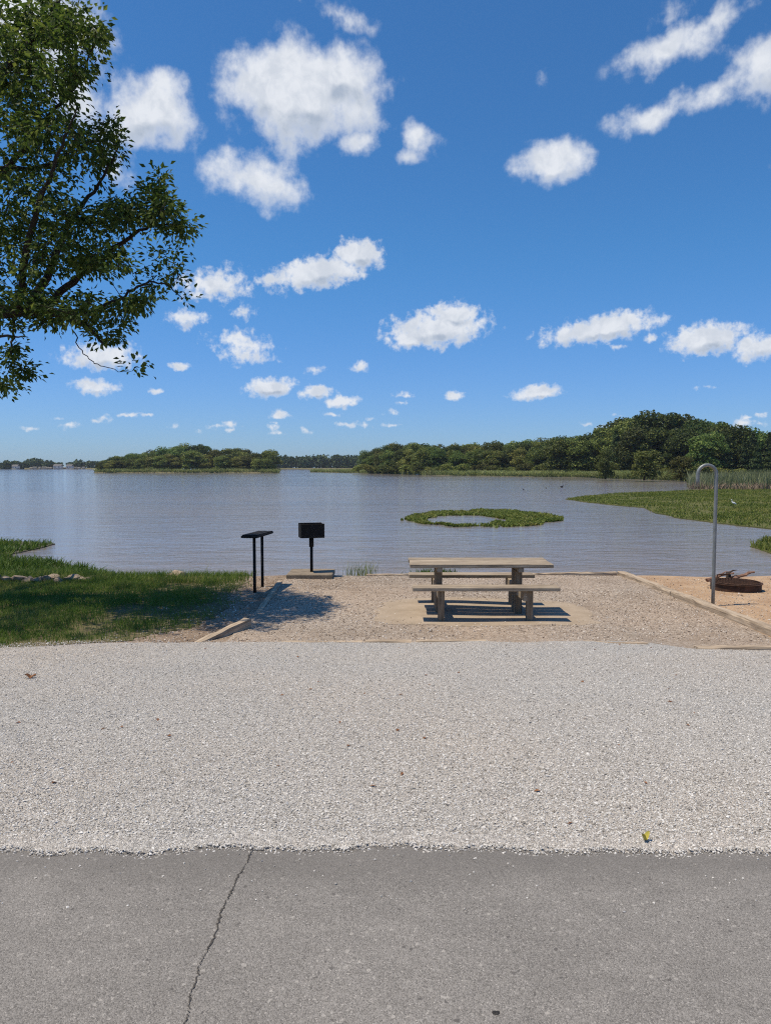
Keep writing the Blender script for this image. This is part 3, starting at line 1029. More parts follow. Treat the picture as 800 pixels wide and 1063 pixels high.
# far land
def landmass(name, outline, ztop, edge=.4):
    out = []
    outline = np.asarray(outline, float); n = len(outline)
    for k in range(n):
        a, b = outline[k], outline[(k+1) % n]
        q = max(2, min(40, int(np.linalg.norm(b-a)/4)))
        for s in np.linspace(0, 1, q, endpoint=False):
            out.append(a+(b-a)*s)
    out = np.array(out); out[:, 1] += R.normal(0, .35, len(out))
    c = out.mean(0); V = []; F = []; m = len(out)
    for s, z in ((1, ZW-.8), (1, ZW+.06), (.97, ztop)):
        V += [(c[0]+(x-c[0])*s, c[1]+(y-c[1])*s, z) for x, y in out]
    for j in range(2):
        for k in range(m):
            F.append((j*m+k, j*m+(k+1) % m, (j+1)*m+(k+1) % m, (j+1)*m+k))
    F.append(tuple(range(2*m, 3*m)))
    return tag(mesh(name, V, F, M_shore), kind='structure')


def at(px, Y):
    return (px-CX)/FPX*Y*1.0


YI = 312.
isl = np.array([(at(98, YI), YI), (at(150, YI), YI-3), (at(220, YI), YI-3), (at(288, YI), YI), (at(283, YI+45), YI+45), (at(110, YI+45), YI+45)])
landmass('island', isl, ZW+.5)
# right shore: waterline y 489..499
shore = np.array([P(322, 490.2, ZW)[:2]*[1, 1], P(380, 491.2, ZW)[:2], P(440, 493.2, ZW)[:2], P(520, 494.6, ZW)[:2], P(600, 495.4, ZW)[:2], P(640, 497, ZW)[:2], P(715, 499.5, ZW)[:2], P(860, 500, ZW)[:2], (260, 135), (300, 420), (60, 420), (-28, 360)])
landmass('far_shore', shore, ZW+.7)



# ------------------------------------------------------------------ trees beyond the water
def crown_mesh(kind, seed, nq, size):
    """unit tree, height 1, crown of leaf clumps"""
    global R
    keep = R; R = np.random.default_rng(seed)
    C = []; N = []
    if kind == 'cedar':
        n = nq
        h = R.random(n)**1.25
        a = R.random(n)*2*np.pi
        tier = .78+.22*np.sin(h*38+3*vnoise(np.cos(a)*2, np.sin(a)*2, 1.5, seed))
        r = (.02+.24*(1-h)**.85)*tier*(.55+.5*R.random(n)**.5)*(.75+.5*vnoise(np.cos(a)*2+5, h*7+np.sin(a)*2, 1.2, seed+1))
        C = np.stack([np.cos(a)*r, np.sin(a)*r, .06+.94*h-r*.25], -1)
        N = np.stack([np.cos(a), np.sin(a), .5+0*a], -1)
        sz = size*(1.1-.6*h)
    else:
        nl = {'oak': 34, 'willow': 26, 'bush': 14}[kind]
        lob = []
        for q in range(nl):
            if kind == 'bush':
                z = .2+.5*R.random(); rr = .42*math.sqrt(R.random())
            else:
                z = .05+.83*R.random()**.9; rr = .34*math.sqrt(R.random())*(1.15-abs(z-.45)*1.2)
            a = R.random()*2*np.pi
            lob.append((rr*math.cos(a), rr*math.sin(a), z, (.11+.09*R.random())*(1.35 if kind == 'bush' else 1)))
        per = nq//nl
        for (x, y, z, r) in lob:
            d = R.normal(size=(per, 3)); d /= np.linalg.norm(d, axis=1)[:, None]
            d[:, 2] = np.where(d[:, 2] < -.35, -d[:, 2]*.6, d[:, 2])
            rad = r*(.72+.42*R.random(per)**.6)*(1+.25*(vnoise(d[:, 0]*2, d[:, 1]*2+d[:, 2], 1.6, seed)-.5))
            C.append(np.array([x, y, z])+d*rad[:, None]*np.array([1.12, 1.12, .82])); N.append(d)
        C = np.vstack(C); N = np.vstack(N); sz = np.full(len(C), size)
    n = len(C)
    N = N+R.normal(0, .55, (n, 3)); N /= np.linalg.norm(N, axis=1)[:, None]
    U = np.cross(N, R.normal(size=(n, 3))); U /= np.linalg.norm(U, axis=1)[:, None]
    s = sz*(.6+.9*R.random(n))
    V, F = leaf_quads(C, N, U, s, s*.8)
    R = keep
    return V, F


def make_tree(kind, seed, name, mat, nq, size):
    root = bpy.data.objects.new(name, None); COL.objects.link(root)
    V, F = crown_mesh(kind, seed, nq, size)
    mesh('crown', V, F, mat, root)
    m = MB()
    lean = R.normal(0, .02, 2)
    if kind == 'cedar':
        m.tube([(0, 0, -.03), (0, 0, .5), (0, 0, .97)], [.022, .013, .003], 7)
    else:
        m.tube([(0, 0, -.03), (lean[0]*.3, lean[1]*.3, .18), (lean[0], lean[1], .45), (lean[0]*1.5, lean[1]*1.5, .75)], [.03, .024, .017, .005], 7)
        for q in range(6):
            a = q*1.1+R.random(); z = .2+.1*q*.6
            m.tube([(lean[0]*z, lean[1]*z, z), (.11*math.cos(a), .11*math.sin(a), z+.12), (.22*math.cos(a), .22*math.sin(a), z+.19)], [.013, .009, .003], 5)
    m.build('trunk', M_bark, root, True)
    return root


PROTO = {}
for kind, mt, nq, size, nv, nm in (('oak', M_oak, 6800, .042, 5, 'broadleaf_tree'), ('willow', M_light, 4600, .046, 3, 'willow_tree'), ('cedar', M_cedar, 3000, .06, 3, 'cedar_tree'), ('bush', M_light, 1300, .09, 2, 'shrub')):
    PROTO[kind] = [[make_tree(kind, 100+11*q+len(kind)*7, nm, mt, nq, size), False] for q in range(nv)]


def put_tree(kind, x, y, z, h, wide, label, group, cat='tree'):
    pr = PROTO[kind][int(R.integers(len(PROTO[kind])))]
    if pr[1]:
        o = copy_tree(pr[0])
    else:
        o = pr[0]; pr[1] = True
    o.location = (x, y, z); o.rotation_euler = (0, 0, R.random()*6.28)
    o.scale = (h*wide, h*wide, h)
    return tag(o, label, cat, group)


sky_r = ([330, 380, 392, 405, 430, 460, 500, 540, 560, 575, 590, 608, 625, 640, 660, 700, 730, 755, 765, 800, 900, 1000],
         [474, 470, 465, 462, 459, 462, 461, 458.5, 457, 454, 452, 452, 440, 432, 430, 431, 434.5, 441, 446, 448, 448, 448])


def th_(px, Y, sk):
    return (484-np.interp(px, *sk))/FPX*Y+(CZ-ZW)-.5


G_R = 'trees of the wood on the right shore'
# back to front rows; the tall wood on the right stands nearer
for row, (dY, fr) in enumerate(((62, 1.0), (40, .95), (24, .80))):
    px = 384
    while px < 900:
        Y = np.interp(px, [380, 440, 600, 640, 715, 900], [262, 224, 196, 172, 150, 146])+dY*(1 if px < 620 else .7)+R.normal(0, 3)
        pj = px+R.normal(0, 2)
        h = th_(pj, Y, sky_r)*fr*(1+R.normal(0, .035))
        if px > 755 and row > 0:
            kind = 'cedar'; h *= 1.02+.08*R.random()-(0 if row == 1 else .1)
        elif px < 560 and R.random() < .38:
            kind = 'willow'
        elif 590 < px < 640 and row == 2 and R.random() < .4:
            kind = 'cedar'
        else:
            kind = 'oak'
        lab = {'oak': 'dense dark green broadleaf tree in the wood across the water on the right',
               'willow': 'paler yellow green tree in the lower left part of the wood across the water',
               'cedar': 'dark pointed cedar at the right end of the wood behind the tall reeds'}[kind]
        if kind == 'cedar' and px < 700:
            lab = 'dark cedar squeezed between the broadleaf trees left of the tallest crowns'
        put_tree(kind, at(pj, Y), Y, ZW+.5, h, {'oak': 1.08, 'willow': 1.05, 'cedar': .95}[kind], lab, {'oak': G_R, 'willow': 'pale trees in the right wood', 'cedar': 'cedars at the right end' if px > 700 else 'cedars inside the wood'}[kind])
        px += {'oak': .50, 'willow': .50, 'cedar': .33}[kind]*h/Y*FPX*(.9+.3*R.random())
# the singled-out ones
put_tree('oak', at(578, 204), 204, ZW+.4, th_(578, 204, ([0, 900], [455.5, 455.5])), 1.25, 'broad near black tree at the water side left of the tall wood', None)
put_tree('oak', at(600, 202), 202, ZW+.4, th_(600, 202, ([0, 900], [456, 456])), 1.15, 'second near black round tree just right of the broad one at the water side', None)
put_tree('willow', at(668, 138), 138, ZW+.4, 5.6, 1.25, 'light green rounded tree in front of the tall dark wood left of the lantern pole', None)
put_tree('willow', at(706, 138), 138, ZW+.4, 4.2, 1.35, 'small pale open tree behind the hook of the lantern pole', None)
put_tree('willow', at(628, 148), 148, ZW+.4, 5.8, .75, 'slim pale tree with bare stems at the water side of the tall wood', None)
# shrubs at the foot of the wood
px = 372
while px < 770:
    Y = np.interp(px, [380, 440, 600, 640, 715, 900], [262, 224, 196, 168, 142, 140])+15+R.normal(0, 2)
    h = 2.2+1.8*R.random()
    put_tree('bush', at(px, Y), Y, ZW+.4, h, 1.3, 'low green shrub at the foot of the wood on the right shore', 'shrubs under the right wood', 'shrub')
    px += 1.0*h/Y*FPX*(.9+.5*R.random())
# island
sky_i = ([95, 103, 112, 125, 140, 150, 165, 185, 200, 215, 228, 240, 252, 262, 272, 282, 292], [487, 482, 475, 472, 471, 469, 465, 463.5, 461, 462, 466, 465.5, 465, 469, 470, 467, 475])
for row, (dY, fr) in enumerate(((26, 1.), (14, .93), (5, .70))):
    px = 110 if row < 2 else 106
    while px < 286:
        Y = YI+dY+R.normal(0, 2); pj = px+R.normal(0, 1.2)
        h = th_(pj, Y, sky_i)*fr*(1+R.normal(0, .04))
        kind = 'willow' if (pj > 222 and R.random() < .8) or (pj < 130 and R.random() < .5) or (row == 2 and R.random() < .6) else 'oak'
        put_tree(kind, at(pj, Y), Y, ZW+.4, max(h, 2.5), 1.12 if row < 2 else 1.3,
                 'dark green tree on the wooded island left of centre' if kind == 'oak' else 'lighter yellow green tree on the wooded island left of centre',
                 'dark trees on the island' if kind == 'oak' else 'light trees on the island')
        px += .60*max(h, 3)/Y*FPX*(.9+.3*R.random())
put_tree('willow', at(104.5, YI+3), YI+3, ZW+.4, 4.2, 1.1, 'small yellowish tree at the left tip of the wooded island', None)
for kind in PROTO:                                   # no unused prototypes
    for pr in PROTO[kind]:
        if not pr[1]:
            for ch in list(pr[0].children):
                bpy.data.objects.remove(ch)
            bpy.data.objects.remove(pr[0])

# reeds along the far shores
def strip(name, pts, depth, n, h, w, mat=M_strip):
    pts = np.asarray(pts); s = R.random(n)*(len(pts)-1); k = s.astype(int); f = (s-k)[:, None]
    p = pts[k]*(1-f)+pts[k+1]*f
    p[:, 1] += depth*R.random(n)**1.3+.4
    hh = h*(.5+.6*R.random(n))*(.6+.8*fbm(p[:, 0], p[:, 1], .12, 81))
    tag(fast_blades(name, np.column_stack([p, np.full(n, ZW+.05)]), hh, w*(.6+.8*R.random(n)), mat, .9), kind='stuff')


strip('island_reeds', isl[:4], 7, 7000, 1.9, .30)
strip('shore_reeds', shore[:7], 24, 30000, 1.6, .24)
strip('shore_fringe', shore[:8], 3, 7000, .8, .25)

# far woods on the horizon (one mass)
def far_woods(name, px0, px1, Y0, sk, n, size):
    nt = int((px1-px0)*.55); C = []; N = []
    for q in range(nt):
        px = px0+(px1-px0)*R.random(); Y = Y0+70*R.random()
        h = max(((484-np.interp(px, *sk))/FPX*Y+2.6)*(.72+.34*R.random()), 4)
        r = h*.30*(.8+.5*R.random()); k = n//nt
        d = R.normal(size=(k, 3)); d /= np.linalg.norm(d, axis=1)[:, None]
        z = R.random(k)
        C.append(np.array([at(px, Y), Y, ZW])+np.stack([d[:, 0]*r*1.3, d[:, 1]*r*1.3, h*(.12+.78*z)+d[:, 2]*r*.35], -1)); N.append(d)
    C = np.vstack(C); N = np.vstack(N)+R.normal(0, .5, (len(C), 3)); N /= np.linalg.norm(N, axis=1)[:, None]
    U = np.cross(N, R.normal(size=N.shape)); U /= np.linalg.norm(U, axis=1)[:, None]
    s = size*(.6+.8*R.random(len(C)))
    V, F = leaf_quads(C, N, U, s, s*.8)
    tag(mesh(name, V, F, M_far), kind='stuff')


far_woods('far_woods', 268, 440, 690, ([260, 290, 330, 380, 440], [473, 472.5, 472, 471.5, 472]), 16000, 2.6)
far_woods('far_left_woods', -170, 135, 690, ([-170, 0, 10, 28, 34, 40, 46, 60, 80, 88, 110, 135], [478, 479, 478.5, 479, 476, 474.5, 477, 480, 478, 476, 478, 478]), 20000, 2.4)
landmass('far_left_shore', [(at(-200, 690), 690), (at(145, 690), 690), (at(145, 690), 790), (at(-200, 690), 790)], ZW+1)
landmass('far_middle_shore', [(at(255, 690), 688), (at(450, 690), 688), (at(450, 690), 790), (at(255, 690), 790)], ZW+1)
m = MB()
for q in range(14):
    x = at(34+4*q+R.normal(0, 1), 686)
    m.box((x, 687, ZW+.9+R.random()*.3), (2+2.5*R.random(), 2, 1.2+1.2*R.random()), np.array(Matrix.Rotation(R.normal(0, .15), 3, 'Z')), .4)
tag(m.build('bluff', M_bluff), kind='structure')


def house(px, Y, w, h, label):
    t = empty('lake_house', (at(px, Y), Y, ZW+.6), label, 'house', 'houses on the far left shore')
    MB().box((0, 0, h/2), (w, 5, h), None, 0).build('wall', M_wall, t)
    mesh('roof', [(-w/2-.3, -2.9, h), (w/2+.3, -2.9, h), (w/2+.3, 2.9, h), (-w/2-.3, 2.9, h), (-w/2-.3, 0, h+1.5), (w/2+.3, 0, h+1.5)],
         [(0, 1, 5, 4), (2, 3, 4, 5), (0, 4, 3), (1, 2, 5), (0, 3, 2, 1)], M_roof, t)
    for q in (-.28, .22):
        MB().box((q*w, -2.53, h*.55), (w*.18, .08, h*.34), None, 0).build('window', M_pane, t)


house(17.5, 683, 5, 2.2, 'tiny white house alone at the far left end of the distant shore')
house(61.5, 683, 7, 2.6, 'widest tiny white house in the middle of the pale bank on the distant shore')
house(73.5, 683, 5, 2.4, 'tiny pale house at the right end of the pale bank on the distant shore')

# things on the far shore and the water
p = P(441, 493.0, ZW)
m = MB(); m.tube([(-2.9, -.3, .15), (-1.2, 0, .35), (.8, .1, .50), (2.6, .3, .62), (2.9, .3, .6)], [.10, .22, .26, .30, .22], 9)
m.tube([(.6, .1, .5), (1.3, -.3, .8)], [.1, .04], 6)
tag(m.build('bleached_log', M_pale, None, True, (p[0], p[1]+.4, ZW)), 'long bleached white log lying at the water line of the far shore', 'log')
p = P(606, 494.5, ZW)
m = MB()
for q in range(170):
    a = R.random()*6.28; r = R.random()*4.5; c = np.array([r*math.cos(a)*1.4, r*math.sin(a)*.5+3, .2]); d = R.normal(size=3)*[1.1, .6, .5]; d[2] = abs(d[2])+.5
    m.tube([c, c+d*.5+(0, 0, .1), c+d*(1.1-r*.12)], [.07, .05, .02], 4, False)
tag(m.build('brush_pile', M_brush, None, False, (p[0], p[1], ZW)), 'tangle of dead brown brush on the far shore below the near black trees', 'brush pile')


def duck(px, py, s, label, rz):
    p = P(px, py, ZW)
    m = MB()
    m.tube([(-.22*s, 0, .10*s), (-.15*s, 0, .10*s), (-.04*s, 0, .09*s), (.08*s, 0, .09*s), (.17*s, 0, .09*s), (.20*s, 0, .09*s)], np.array([.01, .06, .10, .105, .06, .02])*s, 10)
    m.tube([(.12*s, 0, .12*s), (.16*s, 0, .22*s), (.17*s, 0, .27*s), (.21*s, 0, .30*s), (.25*s, 0, .29*s), (.30*s, 0, .28*s)], np.array([.05, .035, .035, .05, .035, .012])*s, 9)
    o = m.build('duck', M_dark, None, True, tuple(p)); o.rotation_euler = (0, 0, rz)
    tag(o, label, 'duck', 'dark ducks on the open water')


duck(582.5, 506, 1.1, 'larger black duck floating on the water left of the marsh tip', .3)
duck(566.5, 507, .55, 'smallest dark duck floating farther from the marsh tip', 2.)
duck(543, 508.5, .5, 'lone tiny dark duck farthest left on the open water', 2.6)


def egret():
    p = P(760.5, 527.5, ZW+.05)
    t = empty('egret', p, 'white egret standing on the green marsh right of the lantern pole', 'bird')
    t.scale = (.72, .72, .62)
    m = MB()
    m.tube([(.32, 0, .40), (.24, 0, .44), (.12, 0, .51), (0, 0, .58), (-.09, 0, .64), (-.13, 0, .69)], [.012, .05, .095, .11, .075, .04], 12)
    m.tube([(-.08, 0, .64), (-.15, 0, .70), (-.16, 0, .78), (-.12, 0, .85), (-.13, 0, .91), (-.18, 0, .94), (-.22, 0, .935)], [.055, .04, .028, .024, .024, .034, .018], 9)
    m.build('body', M_white, t, True)
    MB().tube([(-.215, 0, .935), (-.33, 0, .915)], [.013, .003], 6).build('beak', M_beak, t)
    for s in (-.03, .03):
        m = MB(); m.tube([(.03, s, .52), (.05, s, .30), (.02, s, .0)], .011, 6)
        m.tube([(.02, s, .005), (-.07, s*1.6, .0)], .006, 5)
        m.build('leg', M_dark, t)


egret()

# ------------------------------------------------------------------ small plants near the pad
def tuft(px, py, n, h, w, spread, label, mat=M_strip, g=None):
    p = G(px, py) if g is None else g
    b = np.stack([R.normal(0, spread[0], n), R.normal(0, spread[1], n), -.03+0*R.random(n)], -1)
    o = fast_blades('grass_tuft', b, h*(.5+.6*R.random(n)), w*(.7+.6*R.random(n)), mat, .45, None, tuple(p))
    tag(o, label, 'plant')


e = np.array([-.42, 13.75, float(zb(-.42, 13.75))])
tuft(0, 0, 90, .36, .012, (.16, .10), 'thin pale grass tuft at the lake edge between the grill and the table', M_strip, e)
e = np.array([.92, 13.8, float(zb(.92, 13.8))])
tuft(0, 0, 420, .20, .022, (.22, .10), 'leafy green weed clump at the lake edge behind the tabletop', M_marsh, e)
tuft(627, 664, 130, .03, .008, (.07, .03), 'flat dull green weed patch in the gravel near the front timbers', M_strip)
tuft(487, 617, 260, .025, .007, (.25, .05), 'sparse olive weed patch in the gravel between the benches', M_strip)
tuft(212, 600, 7, .34, .008, (.05, .02), 'few thin weed stems standing on the bank left of the serving stand', M_strip)


def fallen_leaf(px, py, L, W, mt, label, rz):
    p = G(px, py); n = 9; V = []; F = []
    for q in range(n):
        s = q/(n-1); hw = W/2*math.sin(math.pi*min(max(s, .02), .98))**.8
        z = .012+.018*abs(s-.5)*2+.006*math.sin(s*9)
        V += [((s-.5)*L, -hw, z+.008), ((s-.5)*L, 0, z), ((s-.5)*L, hw, z+.011)]
    for q in range(n-1):
        F += [(q*3, q*3+1, q*3+4, q*3+3), (q*3+1, q*3+2, q*3+5, q*3+4)]
    V2 = V+[(a, b, c-.002) for a, b, c in V]; F2 = F+[tuple(k+len(V) for k in f[::-1]) for f in F]
    o = mesh('fallen_leaf', V2, F2, mt, None, None, True, (p[0], p[1], p[2]+.012)); o.rotation_euler = (.15, .1, rz)
    tag(o, label, 'leaf')


fallen_leaf(668, 876, .045, .026, M_yleaf, 'yellow fallen leaf on the white gravel near the asphalt edge', .5)
fallen_leaf(32, 706, .085, .05, M_bleaf, 'curled red brown leaf on the white gravel in front of the lawn', .2)


def pebble(px, py, s, label):
    p = P(px, py, .022)
    m = MB(); n = 10
    m.tube([(0, 0, -.002), (0, 0, .001), (0, 0, s*.25), (0, 0, s*.4)], [s*.8, s, s*.8, s*.3], 9)
    V = np.vstack(m.V); V[:, 0] *= 1.35; V += R.normal(0, s*.07, V.shape)
    o = mesh('pebble', V, m.F, M_pebble, None, None, False, (p[0], p[1], .022))
    tag(o, label, 'pebble')


n = 420
x = -2.2+4.4*R.random(n); d_ = R.random(n)**2.5*.5+.01; y = EDGE(x)-d_
stones('stray_stones', x, y, np.where(d_ < .1, .004, .022)+0*x, .0022+.004*R.random(n)**2, M_stone)
n = 46
lx = -2.4+5.2*R.random(n); ly = 3.2+4.6*R.random(n); k = np.abs(lx) < .52*ly
lx, ly = lx[k], ly[k]
a = R.random(len(lx))*6.28
V, F = leaf_quads(np.column_stack([lx, ly, zb(lx, ly)+.022]), np.tile([0, 0, 1.], (len(lx), 1))+R.normal(0, .2, (len(lx), 3)), np.stack([np.cos(a), np.sin(a), 0*a], -1), .02+.03*R.random(len(lx)), .008+.016*R.random(len(lx)))
tag(mesh('leaf_litter', V, F, M_bleaf), kind='stuff')
pebble(514.5, 1051.5, .009, 'dark oval pebble lying on the asphalt at the bottom of the photo')

# ------------------------------------------------------------------ the near tree, upper left
def big_tree():
    base = np.array([-7.3, 10.6, float(zb(-7.3, 10.6))])
    t = empty('shade_tree', base, 'large leafy shade tree reaching in from the upper left over the lawn', 'tree')
    W = lambda a, b, Y: PY(a, b, Y)-base
    limbs = [
        ([base*0+(0, 0, -.1), (.02, 0, 1.2), (-.05, .03, 2.6), (.05, 0, 4.4), (.1, -.1, 6.2), (.0, .0, 8.2), (.1, .1, 9.6)], [.34, .27, .24, .20, .14, .08, .02]),
        ([(-.02, 0, 3.0), W(-60, 338, 10.3), W(0, 324, 10.1), W(45, 321, 10), W(78, 330, 9.9), W(97, 345, 9.8), W(107, 357, 9.75)], [.15, .11, .09, .07, .040, .025, .014]),
        ([W(45, 321, 10), W(75, 292, 10.1), W(105, 268, 10.2), W(140, 240, 10.2), W(170, 232, 10.1), W(190, 236, 10)], [.06, .045, .033, .024, .014, .006]),
        ([W(78, 329, 9.9), W(110, 318, 9.7), W(140, 300, 9.6), W(165, 290, 9.6), W(190, 310, 9.6)], [.03, .024, .017, .011, .005]),
        ([W(30, 320, 10), W(52, 280, 10.4), W(75, 225, 10.6), W(105, 190, 10.7), W(125, 150, 10.7)], [.06, .05, .035, .02, .007]),
        ([W(20, 321, 10), W(25, 270, 9.6), W(40, 210, 9.3), W(65, 150, 9.2), W(80, 110, 9.2)], [.055, .045, .035, .02, .008]),
        ([(.05, 0, 4.4), W(-60, 225, 10.9), W(0, 185, 11.0), W(45, 128, 10.8), W(80, 90, 10.4), W(102, 38, 10)], [.11, .08, .05, .03, .017, .006]),
        ([(.1, -.1, 6.), W(-50, 120, 10.4), W(10, 70, 10.3), W(50, 25, 10.2), W(75, -30, 10.2)], [.11, .085, .06, .035, .01]),
        ([W(0, 175, 10.2), W(45, 175, 10.6), W(90, 150, 10.9), W(122, 140, 11)], [.04, .03, .018, .006]),
        ([W(15, 324, 10.1), W(14, 350, 10), W(12, 375, 9.9), W(28, 386, 9.9)], [.025, .016, .009, .004]),
        ([W(0, 324, 10.1), W(-4, 370, 10), W(2, 398, 10)], [.02, .012, .005]),
        ([W(75, 342, 9.85), W(84, 364, 9.8), W(98, 378, 9.8), W(115, 384, 9.8), W(138, 385, 9.8)], [.009, .007, .006, .005, .003]),
    ]
    for q in range(9):                              # limbs on the far sides, out of the frame
        a = math.radians(85+q*27+R.normal(0, 6)); z0 = 2.8+.55*q; L = 4.2*(1-.05*q)
        d = np.array([math.cos(a), math.sin(a)*.75, 0]); pts = [np.array([0, 0, z0])]
        for s in (.3, .6, .85, 1.):
            pts.append(np.array([0, 0, z0])+d*L*s+np.array([R.normal(0, .15), R.normal(0, .15), 1.5*s+.3*math.sin(s*3)]))
        limbs.append((pts, [.11, .08, .05, .025, .008]))
    tm = MB(); nodes = []
    for pts, rad in limbs:
        pts = np.array([np.asarray(p, float) for p in pts]); k = len(pts)
        s = np.linspace(0, k-1, (k-1)*5+1)
        # Catmull-like smoothing
        pp = np.stack([np.interp(s, range(k), pts[:, c]) for c in range(3)], 1)
        for _ in range(3):
            pp[1:-1] = (pp[:-2]+2*pp[1:-1]+pp[2:])/4
        pp[1:-1] += R.normal(0, .012, pp[1:-1].shape)
        rr = np.interp(s, range(k), rad)
        tm.tube(pp, rr, 9 if rad[0] > .1 else 6)
        nodes.append(pp[3:])
    tm.build('trunk', M_bark, t, True)
    nodes = np.vstack(nodes)
    lobes = [(-25, 40, 10.2, 70, 60, 1.5, 130), (30, 55, 10.1, 60, 62, 1.3, 165), (62, 22, 10.1, 42, 26, .9, 80), (98, 38, 10, 12, 18, .4, 17), (84, 78, 9.9, 25, 26, .7, 46),
             (20, 130, 10.1, 75, 50, 1.5, 190), (75, 135, 10.2, 36, 36, 1., 80), (112, 140, 10.8, 20, 22, .6, 34), (104, 168, 10.7, 18, 16, .5, 18),
             (25, 215, 10.1, 75, 48, 1.5, 165), (95, 215, 10.3, 34, 30, .9, 60), (140, 222, 10.2, 38, 26, .8, 62), (170, 220, 10.1, 22, 24, .6, 38), (158, 190, 10.1, 15, 12, .4, 14), (188, 236, 10, 10, 10, .3, 10),
             (45, 270, 10.1, 72, 36, 1.4, 130), (115, 272, 10, 40, 26, .9, 66), (160, 272, 9.9, 25, 24, .6, 40), (185, 290, 9.7, 9, 6, .2, 5),
             (40, 318, 10, 60, 24, 1.2, 90), (100, 322, 9.8, 38, 22, .8, 58), (145, 310, 9.6, 25, 16, .5, 26), (122, 350, 9.75, 22, 12, .4, 24),
             (8, 352, 10, 16, 20, .5, 26), (14, 372, 9.9, 12, 10, .3, 10), (30, 386, 9.9, 7, 7, .15, 7), (2, 398, 10, 10, 10, .3, 12), (141, 383, 9.8, 5, 5, .1, 3), (112, 378, 9.8, 3, 2, .05, 1),
             (190, 310, 9.6, 5, 4, .15, 2)]
    cc = []
    for (a, b, Y, ra, rb, ry, n) in lobes:
        k = int(n*.72)
        while k > 0:
            d = R.normal(size=3); d /= np.linalg.norm(d); d *= R.random()**.45
            d[2] *= 1.8 if a > 90 else 1.3
            qa, qb = a+d[0]*ra*1.06, b+d[1]*rb*1.06
            k -= 1
            if ra > 14 and fbm(qa, qb, .034, 91, 3) < .385+.10*R.random():
                continue
            cc.append(W(qa, qb, Y+d[2]*ry))
    for q in range(800):                            # the rest of the crown, out of the frame
        a = R.random()*6.283; z = 2.6+7.2*R.random(); rad = 4.4*math.sqrt(max(0, 1-((z-5.8)/4.6)**2))*math.sqrt(R.random())
        p = np.array([rad*math.cos(a)-.2, rad*math.sin(a)*.74-.12, z])
        w_ = p+base
        px = CX+FPX*w_[0]/w_[1]
        if px < -25:
            cc.append(p)
    cc = np.array(cc)
    # sub-branches and twigs
    tw = MB(); sub = nodes[R.integers(0, len(nodes), 1)]
    allp = nodes
    order = np.argsort(np.min(np.linalg.norm(cc[:, None]-nodes[None, ::4], axis=2), 1))
    pool = [nodes]; plen = len(nodes); P_all = nodes.copy()
    C = []; N = []; U = []; L = []
    for idx in order:
        c = cc[idx]
        dd = np.linalg.norm(P_all-c, axis=1); j = int(np.argmin(dd)); a = P_all[j]
        if dd[j] > .06:
            mid = (a+c)/2+R.normal(0, .06*min(1, dd[j]), 3)+(0, 0, .05*dd[j])
            r0 = .004+.006*min(dd[j], 1.)
            tw.tube([a, mid, c], [r0, r0*.7, .002], 4, False)
            P_all = np.vstack([P_all, mid, c])
        out = c-a; out /= max(np.linalg.norm(out), 1e-6)
        k = int(R.integers(14, 38)); sp = .05+.085*R.random()
        pos = c+np.clip(R.normal(0, 1, (k, 3)), -1.5, 1.5)*sp*[1.15, 1.15, .75]
        dirn = (pos-c)/sp*.8+out*.6+np.array([0, 0, -.45])+R.normal(0, .4, (k, 3))
        dirn /= np.linalg.norm(dirn, axis=1)[:, None]
        C.append(pos); U.append(dirn)
    C = np.vstack(C); U = np.vstack(U); n = len(C)
    N = np.array([0, 0, 1.])+R.normal(0, .55, (n, 3)); N -= U*np.sum(N*U, 1)[:, None]; N /= np.linalg.norm(N, axis=1)[:, None]
    L = .052+.050*R.random(n)
    V, F = leaf_quads(C, N, U, L, L*(.46+.18*R.random(n)))
    cr = mesh('crown', V, F, M_leaf, t)
    tw.build('twigs', M_bark, t)
    print('leaves', n)


big_tree()

# ------------------------------------------------------------------ air
hz = MB().box((0, 700, 12), (2990, 1790, 34), None, 0).build('haze', [])
tag(hz, kind='stuff')
hm = bpy.data.materials.new('haze_air'); hm.use_nodes = True; hm.node_tree.nodes.clear()
o_ = hm.node_tree.nodes.new('ShaderNodeOutputMaterial'); v_ = hm.node_tree.nodes.new('ShaderNodeVolumePrincipled')
v_.inputs['Color'].default_value = (.80, .88, 1, 1); v_.inputs['Density'].default_value = .00012; v_.inputs['Anisotropy'].default_value = .2
hm.node_tree.links.new(v_.outputs[0], o_.inputs['Volume'])
hz.data.materials.clear(); hz.data.materials.append(hm)

# ------------------------------------------------------------------ sky
SUN = Vector((-.36, -.055, 1)).normalized()
wd = bpy.data.worlds.new('World'); sc.world = wd; wd.use_nodes = True


class WT(NT):
    def __init__(s, tree):
        s.t = tree; tree.nodes.clear(); s.out = s.n('ShaderNodeOutputWorld')


t = WT(wd.node_tree)
sky = t.n('ShaderNodeTexSky'); sky.sky_type = 'NISHITA'; sky.sun_disc = False
sky.sun_elevation = math.asin(SUN.z); sky.sun_rotation = math.atan2(SUN.x, SUN.y)
sky.air_density = 1.0; sky.dust_density = .3; sky.ozone_density = 2.5; sky.altitude = 250
bg = t.n('ShaderNodeBackground'); bg.inputs['Strength'].default_value = .12; 
tc = t.n('ShaderNodeTexCoord'); sx = t.n('ShaderNodeSeparateXYZ'); t.l(tc.outputs['Generated'], sx.inputs[0])
u = t.math('ARCTAN2', sx.outputs[0], sx.outputs[1]); v = t.math('ARCSINE', sx.outputs[2])
cb = t.n('ShaderNodeCombineXYZ'); t.l(u, cb.inputs[0]); t.l(v, cb.inputs[1])
uv = cb.outputs[0]
tint = t.mix(t.mapr(v, .02, .30), (.42, .63, 1.03), (.36, .75, 1.06))
